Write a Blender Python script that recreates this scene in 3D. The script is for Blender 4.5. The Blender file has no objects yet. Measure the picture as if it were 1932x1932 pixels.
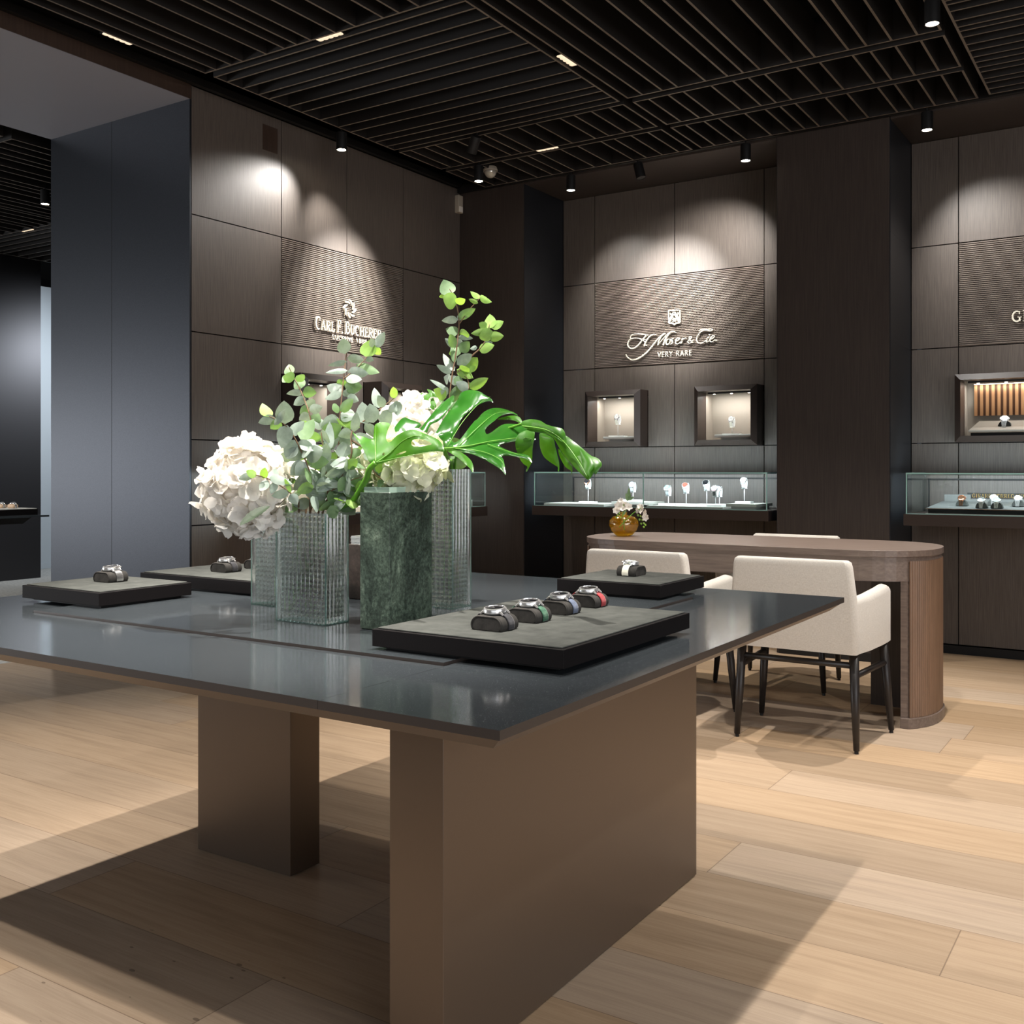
import bpy, bmesh, math, random
from mathutils import Vector, Matrix, noise
PI = math.pi
random.seed(7)
S = bpy.context.scene
COL = S.collection

# ---------------------------------------------------------------- camera
CAM_H = 1.1
F_PX, CX, HORIZON = 1936.0, 966.0, 884.0
YAW = math.atan(1255.0 / 1936.0)
FW = Vector((-math.sin(YAW), math.cos(YAW), 0))
RT = Vector((math.cos(YAW), math.sin(YAW), 0))
cam = bpy.data.cameras.new('camera')
cam.sensor_width = 36
cam.lens = 36 * F_PX / 1932
cam.shift_y = -(966 - HORIZON) / 1932
cam.clip_start = 0.05
cam_o = bpy.data.objects.new('camera', cam)
COL.objects.link(cam_o)
cam_o.location = (0, 0, CAM_H)
cam_o.rotation_euler = (PI / 2, 0, YAW)
S.camera = cam_o

# ---------------------------------------------------------------- world, exposure
w = bpy.data.worlds.new('world'); S.world = w; w.use_nodes = True
w.node_tree.nodes['Background'].inputs[0].default_value = (0.75, 0.85, 1.0, 1)
w.node_tree.nodes['Background'].inputs[1].default_value = 0.03
S.view_settings.view_transform = 'Standard'
S.view_settings.look = 'None'
S.view_settings.gamma = 1
S.view_settings.use_curve_mapping = False
S.view_settings.exposure = 0.45
S.cycles.use_denoising = True
S.cycles.max_bounces = 12
S.cycles.transparent_max_bounces = 16
S.cycles.transmission_bounces = 10
S.cycles.caustics_reflective = False
S.cycles.caustics_refractive = False
S.cycles.sample_clamp_indirect = 6

WARM = (1.0, 0.93, 0.85)
NEUT = (1.0, 0.97, 0.93)
COOL = (0.86, 0.93, 1.0)

def spot_light(loc, target, power, angle=60, blend=0.5, size=0.02, color=WARM):
    l = bpy.data.lights.new('spot_beam', 'SPOT')
    l.energy = power; l.spot_size = math.radians(angle); l.spot_blend = blend
    l.shadow_soft_size = size; l.color = color
    o = bpy.data.objects.new('spot_beam', l); COL.objects.link(o)
    o.location = loc
    d = Vector(target) - Vector(loc)
    o.rotation_euler = d.to_track_quat('-Z', 'Y').to_euler()
    return o

def area_light(loc, target, power, sx, sy, color=NEUT, spread=180, parent=None):
    l = bpy.data.lights.new('area_glow', 'AREA')
    l.shape = 'RECTANGLE'; l.size = sx; l.size_y = sy; l.energy = power; l.color = color
    l.spread = math.radians(spread)
    o = bpy.data.objects.new('area_glow', l); COL.objects.link(o)
    o.location = loc
    d = Vector(target) - Vector(loc)
    o.rotation_euler = d.to_track_quat('-Z', 'Y').to_euler()
    return o

# unseen fill light, tinted like daylight, added behind the photographer
area_light((0.5, -4.2, 1.7), (-1.5, 4, 1.0), 40, 6.0, 2.6, (0.93, 0.96, 1.0))
# shop windows along the right-hand side, out of the picture
area_light((4.1, 1.0, 1.6), (-1.0, 1.6, 1.0), 230, 8.0, 2.4, (0.97, 0.97, 1.0))
# unseen light added past the passage to brighten the metal panel's reflection
area_light((-11.5, -1.5, 1.15), (-6.0, 3.6, 1.0), 160, 4.0, 1.2, (0.95, 0.97, 1.0))
# unseen ceiling spots over the island table and floor, some added to fill shadows
ZL = 2.95
for (x, y, tx, ty, p, a) in [
    (-0.90, 2.72, -1.05, 2.6, 100, 88),
    (-1.20, 1.90, -1.75, 1.85, 330, 48),
    (-3.40, 2.05, -2.6, 2.0, 165, 85),
    (-2.50, 0.65, -1.9, 1.6, 130, 60),
    (-0.90, 0.60, -0.7, 1.2, 45, 90),
    (-0.90, 3.60, -0.7, 3.6, 80, 100),
    (0.76, 2.60, 0.3, 2.9, 72, 100),
    (0.76, 4.70, 0.2, 4.6, 90, 100),
    (-2.50, 2.90, -1.9, 2.1, 130, 44),
    (-2.54, 2.00, -2.03, 1.90, 150, 30),
    (-3.40, 0.40, -2.6, 1.2, 140, 85),
    (-1.75, 1.10, -1.75, 1.8, 120, 40),
    ]:
    spot_light((x, y, ZL), (tx, ty, 0.0), p, a, 0.7, 0.02, WARM)

# ---------------------------------------------------------------- colour and node helpers
def lin(c):
    if isinstance(c, str):
        c = [int(c[i:i + 2], 16) / 255 for i in (0, 2, 4)]
        c = [v / 12.92 if v <= 0.04045 else ((v + 0.055) / 1.055) ** 2.4 for v in c]
    return (c[0], c[1], c[2], 1)

def new_mat(name):
    m = bpy.data.materials.new(name); m.use_nodes = True
    nt = m.node_tree
    return m, nt, nt.nodes['Principled BSDF']

def pbr(name, color, rough=0.5, metal=0.0, spec=0.5, trans=0.0, ior=1.45, coat=0.0, sheen=0.0, emis=None, es=0.0, sss=0.0):
    m, nt, b = new_mat(name)
    b.inputs['Base Color'].default_value = lin(color)
    b.inputs['Roughness'].default_value = rough
    b.inputs['Metallic'].default_value = metal
    b.inputs['Specular IOR Level'].default_value = spec
    b.inputs['Transmission Weight'].default_value = trans
    b.inputs['IOR'].default_value = ior
    b.inputs['Coat Weight'].default_value = coat
    b.inputs['Sheen Weight'].default_value = sheen
    if emis:
        b.inputs['Emission Color'].default_value = lin(emis); b.inputs['Emission Strength'].default_value = es
    if sss:
        b.inputs['Subsurface Weight'].default_value = sss
        b.inputs['Subsurface Radius'].default_value = (0.02, 0.02, 0.02)
    return m

def N(nt, t, **kw):
    n = nt.nodes.new(t)
    for k, v in kw.items():
        setattr(n, k, v)
    return n

def noise_bits(nt, scale_vec, scale, detail=4, rough=0.55):
    tc = N(nt, 'ShaderNodeTexCoord'); mp = N(nt, 'ShaderNodeMapping')
    mp.inputs['Scale'].default_value = scale_vec
    no = N(nt, 'ShaderNodeTexNoise')
    no.inputs['Scale'].default_value = scale; no.inputs['Detail'].default_value = detail
    no.inputs['Roughness'].default_value = rough
    nt.links.new(tc.outputs['Object'], mp.inputs['Vector']); nt.links.new(mp.outputs[0], no.inputs['Vector'])
    return no

def ramp(nt, src, stops):
    r = N(nt, 'ShaderNodeValToRGB')
    e = r.color_ramp.elements
    while len(e) < len(stops): e.new(0.5)
    for i, (p, c) in enumerate(stops):
        e[i].position = p; e[i].color = lin(c)
    nt.links.new(src, r.inputs[0])
    return r

def add_bump(nt, b, src, strength, dist=0.001):
    bu = N(nt, 'ShaderNodeBump'); bu.inputs['Strength'].default_value = strength; bu.inputs['Distance'].default_value = dist
    nt.links.new(src, bu.inputs['Height']); nt.links.new(bu.outputs[0], b.inputs['Normal'])

def grain_mat(name, stops, vec, scale=6, rough=0.42, bump=0.25, bdist=0.0006, metal=0.0, spec=0.5, detail=6):
    m, nt, b = new_mat(name)
    no = noise_bits(nt, vec, scale, detail, 0.65)
    r = ramp(nt, no.outputs['Fac'], stops)
    nt.links.new(r.outputs[0], b.inputs['Base Color'])
    b.inputs['Roughness'].default_value = rough; b.inputs['Metallic'].default_value = metal
    b.inputs['Specular IOR Level'].default_value = spec
    if bump: add_bump(nt, b, no.outputs['Fac'], bump, bdist)
    return m

# oak floor: planks run along X, 0.265 m wide
def floor_mat():
    m, nt, b = new_mat('oak_planks')
    L = nt.links.new
    tc = N(nt, 'ShaderNodeTexCoord'); sp = N(nt, 'ShaderNodeSeparateXYZ'); L(tc.outputs['Object'], sp.inputs[0])
    def M(op, a, bb=None, c=None):
        n = N(nt, 'ShaderNodeMath', operation=op)
        for i, v in enumerate((a, bb, c)):
            if v is None: continue
            if isinstance(v, (int, float)): n.inputs[i].default_value = v
            else: L(v, n.inputs[i])
        return n.outputs[0]
    yr = M('DIVIDE', M('ADD', sp.outputs[1], 20 * 0.265 - 2.105), 0.265)
    row = M('FLOOR', yr); fy = M('FRACT', yr)
    wn = N(nt, 'ShaderNodeTexWhiteNoise', noise_dimensions='1D'); L(row, wn.inputs['W'])
    xr = M('ADD', M('DIVIDE', sp.outputs[0], 2.1), M('MULTIPLY', wn.outputs['Value'], 7.0))
    pl = M('FLOOR', xr); fx = M('FRACT', xr)
    cb = N(nt, 'ShaderNodeCombineXYZ'); L(row, cb.inputs[0]); L(pl, cb.inputs[1])
    w2 = N(nt, 'ShaderNodeTexWhiteNoise', noise_dimensions='2D'); L(cb.outputs[0], w2.inputs['Vector'])
    # grain, shifted per plank
    off = N(nt, 'ShaderNodeVectorMath', operation='SCALE'); L(w2.outputs['Color'], off.inputs[0]); off.inputs['Scale'].default_value = 9.0
    va = N(nt, 'ShaderNodeVectorMath', operation='ADD'); L(tc.outputs['Object'], va.inputs[0]); L(off.outputs[0], va.inputs[1])
    mp = N(nt, 'ShaderNodeMapping'); mp.inputs['Scale'].default_value = (0.9, 14, 1); L(va.outputs[0], mp.inputs['Vector'])
    n1 = N(nt, 'ShaderNodeTexNoise'); n1.inputs['Scale'].default_value = 2.2; n1.inputs['Detail'].default_value = 6; n1.inputs['Roughness'].default_value = 0.62; n1.inputs['Distortion'].default_value = 0.6
    L(mp.outputs[0], n1.inputs['Vector'])
    mp2 = N(nt, 'ShaderNodeMapping'); mp2.inputs['Scale'].default_value = (3, 120, 1); L(va.outputs[0], mp2.inputs['Vector'])
    n2 = N(nt, 'ShaderNodeTexNoise'); n2.inputs['Scale'].default_value = 2.0; n2.inputs['Detail'].default_value = 3; L(mp2.outputs[0], n2.inputs['Vector'])
    r = ramp(nt, n1.outputs['Fac'], [(0.25, 'A18B73'), (0.5, 'B29B82'), (0.8, 'BCA68D')])
    mixg = N(nt, 'ShaderNodeMix', data_type='RGBA', blend_type='MULTIPLY'); mixg.inputs[0].default_value = 0.18
    L(r.outputs[0], mixg.inputs[6])
    r2 = ramp(nt, n2.outputs['Fac'], [(0.35, 'C9BDB2'), (0.6, 'FFFFFF')]); L(r2.outputs[0], mixg.inputs[7])
    hsv = N(nt, 'ShaderNodeHueSaturation'); L(mixg.outputs[2], hsv.inputs['Color'])
    L(M('ADD', M('MULTIPLY', w2.outputs['Value'], 0.24), 0.86), hsv.inputs['Value'])
    sepc = N(nt, 'ShaderNodeSeparateColor'); L(w2.outputs['Color'], sepc.inputs[0])
    L(M('ADD', M('MULTIPLY', sepc.outputs[1], 0.30), 0.85), hsv.inputs['Saturation'])
    # joints
    def edge(f, wdt):
        d = M('MINIMUM', f, M('SUBTRACT', 1.0, f))
        return M('LESS_THAN', d, wdt)
    jn = M('MAXIMUM', edge(fy, 0.0045), edge(fx, 0.0007))
    mj = N(nt, 'ShaderNodeMix', data_type='RGBA'); L(M('MULTIPLY', jn, 0.6), mj.inputs[0]); L(hsv.outputs[0], mj.inputs[6]); mj.inputs[7].default_value = lin('5A4636')
    # a scatter of small dark stains beside the island table
    vo = N(nt, 'ShaderNodeTexVoronoi'); vo.inputs['Scale'].default_value = 26
    mps = N(nt, 'ShaderNodeMapping'); mps.inputs['Scale'].default_value = (0.8, 1.6, 1); mps.inputs['Rotation'].default_value = (0, 0, 0.7)
    L(tc.outputs['Object'], mps.inputs['Vector']); L(mps.outputs[0], vo.inputs['Vector'])
    sv = N(nt, 'ShaderNodeSeparateColor'); L(vo.outputs['Color'], sv.inputs[0])
    dx = M('SUBTRACT', sp.outputs[0], -1.72); dy = M('SUBTRACT', sp.outputs[1], 1.42)
    near = M('LESS_THAN', M('ADD', M('MULTIPLY', dx, dx), M('MULTIPLY', M('MULTIPLY', dy, dy), 4.0)), 0.22)
    spot = M('MULTIPLY', M('MULTIPLY', M('LESS_THAN', vo.outputs['Distance'], M('MULTIPLY', sv.outputs[0], 0.20)), M('GREATER_THAN', sv.outputs[1], 0.72)), near)
    ms = N(nt, 'ShaderNodeMix', data_type='RGBA'); L(M('MULTIPLY', spot, 0.55), ms.inputs[0]); L(mj.outputs[2], ms.inputs[6]); ms.inputs[7].default_value = lin('3A2A22')
    L(ms.outputs[2], b.inputs['Base Color'])
    b.inputs['Roughness'].default_value = 0.5
    b.inputs['Specular IOR Level'].default_value = 0.35
    add_bump(nt, b, n2.outputs['Fac'], 0.12, 0.0005)
    return m

def marble_mat(name, stops, vstops, scale=9, rough=0.3):
    m, nt, b = new_mat(name)
    n1 = noise_bits(nt, (1, 1, 0.7), scale, 12, 0.8)
    n1.inputs['Distortion'].default_value = 1.2
    r = ramp(nt, n1.outputs['Fac'], stops)
    n2 = noise_bits(nt, (1, 1, 1), 120, 6, 0.8)
    r2 = ramp(nt, n2.outputs['Fac'], vstops)
    mx = N(nt, 'ShaderNodeMix', data_type='RGBA', blend_type='OVERLAY'); mx.inputs[0].default_value = 0.85
    nt.links.new(r.outputs[0], mx.inputs[6]); nt.links.new(r2.outputs[0], mx.inputs[7])
    nt.links.new(mx.outputs[2], b.inputs['Base Color'])
    b.inputs['Roughness'].default_value = rough
    return m

def thin_glass(name, tint, edge=None):
    m, nt, b = new_mat(name)
    nt.nodes.remove(b)
    out = nt.nodes['Material Output']
    tr = N(nt, 'ShaderNodeBsdfTransparent'); tr.inputs[0].default_value = lin(tint)
    gl = N(nt, 'ShaderNodeBsdfGlossy'); gl.inputs['Roughness'].default_value = 0.02
    lw = N(nt, 'ShaderNodeLayerWeight'); pw = N(nt, 'ShaderNodeMath', operation='POWER'); pw.inputs[1].default_value = 5
    nt.links.new(lw.outputs['Facing'], pw.inputs[0])
    fr = N(nt, 'ShaderNodeMath', operation='MULTIPLY_ADD'); fr.inputs[1].default_value = 0.9; fr.inputs[2].default_value = 0.03
    nt.links.new(pw.outputs[0], fr.inputs[0])
    mx = N(nt, 'ShaderNodeMixShader')
    nt.links.new(fr.outputs[0], mx.inputs[0]); nt.links.new(tr.outputs[0], mx.inputs[1]); nt.links.new(gl.outputs[0], mx.inputs[2])
    nt.links.new(mx.outputs[0], out.inputs[0])
    return m

def cut_glass(name, tint, clear=0.35, rough=0.0, ior=1.4, milk=0.0):
    """Cast glass: part of the light passes straight through, the rest refracts."""
    m, nt, b = new_mat(name)
    nt.nodes.remove(b)
    out = nt.nodes['Material Output']
    tr = N(nt, 'ShaderNodeBsdfTransparent'); tr.inputs[0].default_value = lin(tint)
    gl = N(nt, 'ShaderNodeBsdfGlass'); gl.inputs['Color'].default_value = lin(tint); gl.inputs['Roughness'].default_value = rough; gl.inputs['IOR'].default_value = ior
    mx = N(nt, 'ShaderNodeMixShader'); mx.inputs[0].default_value = 1 - clear
    nt.links.new(tr.outputs[0], mx.inputs[1]); nt.links.new(gl.outputs[0], mx.inputs[2])
    if milk:
        df = N(nt, 'ShaderNodeBsdfTranslucent'); df.inputs[0].default_value = lin(tint)
        gy = N(nt, 'ShaderNodeBsdfGlossy'); gy.inputs['Roughness'].default_value = 0.12
        m3 = N(nt, 'ShaderNodeMixShader'); m3.inputs[0].default_value = 0.6
        nt.links.new(df.outputs[0], m3.inputs[1]); nt.links.new(gy.outputs[0], m3.inputs[2])
        m2 = N(nt, 'ShaderNodeMixShader'); m2.inputs[0].default_value = milk
        nt.links.new(mx.outputs[0], m2.inputs[1]); nt.links.new(m3.outputs[0], m2.inputs[2]); mx = m2
    nt.links.new(mx.outputs[0], out.inputs[0])
    return m

def leaf_mat(name, c1, c2, back, rough=0.4, transl=0.3, vscale=60, spec=0.5):
    m, nt, b = new_mat(name)
    n1 = noise_bits(nt, (1, 1, 1), vscale, 4)
    r = ramp(nt, n1.outputs['Fac'], [(0.35, c1), (0.65, c2)])
    nt.links.new(r.outputs[0], b.inputs['Base Color'])
    b.inputs['Roughness'].default_value = rough; b.inputs['Specular IOR Level'].default_value = spec
    tl = N(nt, 'ShaderNodeBsdfTranslucent'); tl.inputs[0].default_value = lin(back)
    mx = N(nt, 'ShaderNodeMixShader'); mx.inputs[0].default_value = transl
    nt.links.new(b.outputs[0], mx.inputs[1]); nt.links.new(tl.outputs[0], mx.inputs[2])
    nt.links.new(mx.outputs[0], nt.nodes['Material Output'].inputs[0])
    return m

def fabric_mat(name, c1, c2, scale=900, rough=0.9):
    m, nt, b = new_mat(name)
    n1 = noise_bits(nt, (1, 1, 0.12), scale * 0.35, 3); n2 = noise_bits(nt, (0.12, 0.12, 1), scale * 0.35, 3)
    ad = N(nt, 'ShaderNodeMath', operation='ADD'); nt.links.new(n1.outputs['Fac'], ad.inputs[0]); nt.links.new(n2.outputs['Fac'], ad.inputs[1])
    hf = N(nt, 'ShaderNodeMath', operation='MULTIPLY'); nt.links.new(ad.outputs[0], hf.inputs[0]); hf.inputs[1].default_value = 0.5
    r = ramp(nt, hf.outputs[0], [(0.4, c1), (0.6, c2)])
    nt.links.new(r.outputs[0], b.inputs['Base Color'])
    b.inputs['Roughness'].default_value = rough; b.inputs['Specular IOR Level'].default_value = 0.15
    b.inputs['Sheen Weight'].default_value = 0.2
    add_bump(nt, b, hf.outputs[0], 0.6, 0.001)
    return m

M = {}
M['oak'] = floor_mat()
M['veneer'] = grain_mat('dark_oak_veneer', [(0.3, '4A433F'), (0.5, '59514B'), (0.72, '665D56')], (48, 48, 1.2), 5, 0.5, 0.5, 0.0008)
M['veneer_dark'] = grain_mat('dark_oak_pillar', [(0.3, '302825'), (0.55, '3A322D'), (0.75, '433A34')], (45, 45, 1.0), 5, 0.45, 0.3, 0.0008)
M['rib'] = grain_mat('ribbed_oak', [(0.3, '6A605A'), (0.7, '83796F')], (1, 1, 30), 4, 0.42, 0.1)
M['shelf'] = pbr('shelf_bronze', '352B26', 0.4)
M['black'] = pbr('matt_black', '0A0909', 0.6)
M['plenum'] = pbr('black_ceiling_void', '080707', 0.95)
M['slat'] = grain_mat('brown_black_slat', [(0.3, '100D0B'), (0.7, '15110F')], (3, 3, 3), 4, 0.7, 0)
M['slat_lit'] = grain_mat('slat_lit_bottom', [(0.3, '61584F'), (0.7, '766C62')], (3, 3, 3), 4, 0.55, 0)  # floor-bounce light on the slat undersides, put into a lighter colour
M['bluemetal'] = grain_mat('blue_grey_metal', [(0.4, '373A40'), (0.6, '3E4147')], (1, 1, 1), 260, 0.42, 0.0, 0.001, 0.75)
M['soffit'] = pbr('grey_soffit', 'A0A0A8', 0.5, 0.4)
M['brownband'] = grain_mat('brown_fascia', [(0.3, '33261F'), (0.7, '43342B')], (18, 18, 0.7), 5, 0.5, 0.1)
M['darkmetal'] = pbr('smoked_metal', '3E3D3F', 0.55, 0.7)
M['whitemesh'] = pbr('pale_mesh_screen', 'C4CCD2', 0.6)
M['stonefloor'] = grain_mat('grey_carpet', [(0.35, '9A9A98'), (0.65, 'BDBDB8')], (1, 1, 1), 40, 0.9, 0.2)

def top_mat():
    m, nt, b = new_mat('black_composite_top')
    v = noise_bits(nt, (1, 1, 1), 900, 2, 0.5)
    r = ramp(nt, v.outputs['Fac'], [(0.0, '33383B'), (0.71, '373C40'), (0.735, 'D4D8D9')])
    nt.links.new(r.outputs[0], b.inputs['Base Color'])
    n2 = noise_bits(nt, (1, 1, 1), 7, 3)
    rr = N(nt, 'ShaderNodeMapRange'); rr.inputs['To Min'].default_value = 0.08; rr.inputs['To Max'].default_value = 0.13
    nt.links.new(n2.outputs['Fac'], rr.inputs['Value']); nt.links.new(rr.outputs[0], b.inputs['Roughness'])
    b.inputs['Specular IOR Level'].default_value = 0.55
    return m
M['top'] = top_mat()
M['tbase'] = pbr('bronze_lacquer', '6A5D51', 0.38, 0.6)
M['tunder'] = pbr('bronze_underside', '6E6257', 0.5, 0.3)
M['tray'] = grain_mat('dark_leather_tray', [(0.3, '0E0C0D'), (0.7, '131011')], (1, 1, 1), 300, 0.6, 0.1, 0.0006, 0, 0.12)
M['suede'] = grain_mat('grey_suede', [(0.3, '3A3C3A'), (0.7, '4D4F4C')], (1, 1, 1), 22, 0.95, 0.15, 0.0005, 0, 0.1)
M['suede_dark'] = grain_mat('charcoal_suede', [(0.3, '302F2D'), (0.7, '413F3D')], (1, 1, 1), 60, 0.95, 0.15, 0.0005, 0, 0.1)
M['steel'] = pbr('polished_steel', 'F0F0F0', 0.24, 0.85)
M['rose'] = pbr('rose_gold', 'E0A483', 0.18, 1.0)
M['gold'] = pbr('pale_gold', 'D9B978', 0.25, 1.0)
M['dial'] = pbr('black_dial', '15161A', 0.2, 0.0, 0.6, coat=1.0)
M['dial_white'] = pbr('silver_dial', 'E2E2E0', 0.25)
M['dial_red'] = pbr('red_dial', 'B23A2E', 0.25)
M['dial_green'] = pbr('teal_dial', '5B8B86', 0.25)
M['dial_blue'] = pbr('blue_dial', '9FB2C6', 0.25)
M['dial_pink'] = pbr('pink_dial', 'C9838C', 0.25)
M['st_black'] = fabric_mat('black_strap', '26262A', '3A3A3E')
M['st_grey'] = pbr('grey_strap', '7E8485', 0.6)
M['st_green'] = fabric_mat('green_strap', '1F4A38', '4A7259')
M['st_blue'] = fabric_mat('blue_strap', '4A5468', '646E84')
M['st_red'] = fabric_mat('red_strap', '8A262B', 'A0383D')
M['st_cream'] = fabric_mat('cream_strap', 'D8D4C2', 'E8E5D6')
M['caseglass'] = thin_glass('case_glass', 'F6FBFA')
M['glassedge'] = pbr('green_glass_edge', '9FC9C2', 0.12, 0.0, 0.8)
M['vaseedge'] = cut_glass('vase_glass_edge', 'D6F2EC', 0.45, 0.1, 1.3, 0.35)
M['vaseglass'] = cut_glass('vase_glass', 'FBFEFD', 0.28, 0.05, 1.48, 0.09)
M['water'] = cut_glass('vase_water', 'FCFEFD', 0.7, 0.0, 1.2)
M['amber'] = cut_glass('amber_glass', (1.0, 0.80, 0.22), 0.72, 0.0, 1.3, 0.22)
M['green_marble'] = marble_mat('green_marble', [(0.34, '2A332C'), (0.47, '425046'), (0.56, '5D6E60'), (0.66, '8A9A88')], [(0.35, '2A2A2A'), (0.62, 'C8C8C8')], 9)
M['brown_marble'] = marble_mat('brown_marble', [(0.3, '3A302C'), (0.6, '5A4E48'), (0.8, '8A7F78')], [(0.3, '404040'), (0.7, 'A0A0A0')], 16)
M['white_acr'] = pbr('white_acrylic', 'E8E8E4', 0.35)
M['plate'] = pbr('light_grey_plate', 'BEBDB6', 0.5)
M['niche_in'] = pbr('taupe_lining', '8B8378', 0.7)
M['letters'] = pbr('cream_letters', 'E6E0CF', 0.45)
M['cream'] = fabric_mat('cream_linen', 'B7B2AA', 'C9C5BE', 2600)
M['blackwood'] = pbr('black_stained_wood', '1E1A19', 0.4)
M['desk'] = grain_mat('grey_brown_oak', [(0.3, '5F524B'), (0.5, '6E6058'), (0.72, '7C6E65')], (1.2, 18, 18), 5, 0.42, 0.15, 0.0005)
M['flute'] = grain_mat('fluted_oak', [(0.3, '66503F'), (0.7, '7F6450')], (10, 10, 0.8), 5, 0.45, 0.1, 0.0005)
M['petal'] = leaf_mat('white_petal', 'F6F1EA', 'FFFDF8', 'F4EEE2', 0.6, 0.35, 40, 0.2)
M['petal_green'] = leaf_mat('greenish_petal', 'E9E8D2', 'F5F2E4', 'DDE4B4', 0.6, 0.4, 30, 0.2)
M['euc_grey'] = leaf_mat('grey_green_leaf', '84958B', 'A2B0A6', '93A67A', 0.5, 0.18, 50, 0.35)
M['euc_mid'] = leaf_mat('sage_leaf', '64805F', '7C9672', '84AE45', 0.45, 0.28, 50, 0.35)
M['euc_green'] = leaf_mat('fresh_leaf', '7FA556', '9ABF6A', '9FCC45', 0.45, 0.4, 50, 0.35)
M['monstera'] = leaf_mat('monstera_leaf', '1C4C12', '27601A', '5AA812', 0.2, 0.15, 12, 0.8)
M['monstera_lit'] = leaf_mat('backlit_monstera_leaf', '336818', '437E1E', '6CAE18', 0.36, 0.40, 25, 0.45)  # brighter copy of the leaf: back-lighting put into its colour and translucency
M['stem_green'] = pbr('green_stem', '5E9A2A', 0.4, sss=0.1)
M['stem_wood'] = pbr('reddish_twig', '6E5640', 0.6)
M['serrate'] = pbr('dark_leaf', '162C10', 0.6)
M['lens'] = pbr('lit_lens', 'FFFFFF', 0.5, emis='FFF0D8', es=45)
M['lens_dim'] = pbr('lit_reflector', 'C8C2B8', 0.2, 0.6, emis='FFE2C0', es=0.8)
M['led'] = pbr('led_strip', 'FFFFFF', 0.5, emis='FFF4E6', es=5)
M['offwhite'] = pbr('beige_plastic', 'A89F90', 0.5)
M['floorfit'] = pbr('clear_lens_plastic', 'B8B2A6', 0.1, 0.4)

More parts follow.
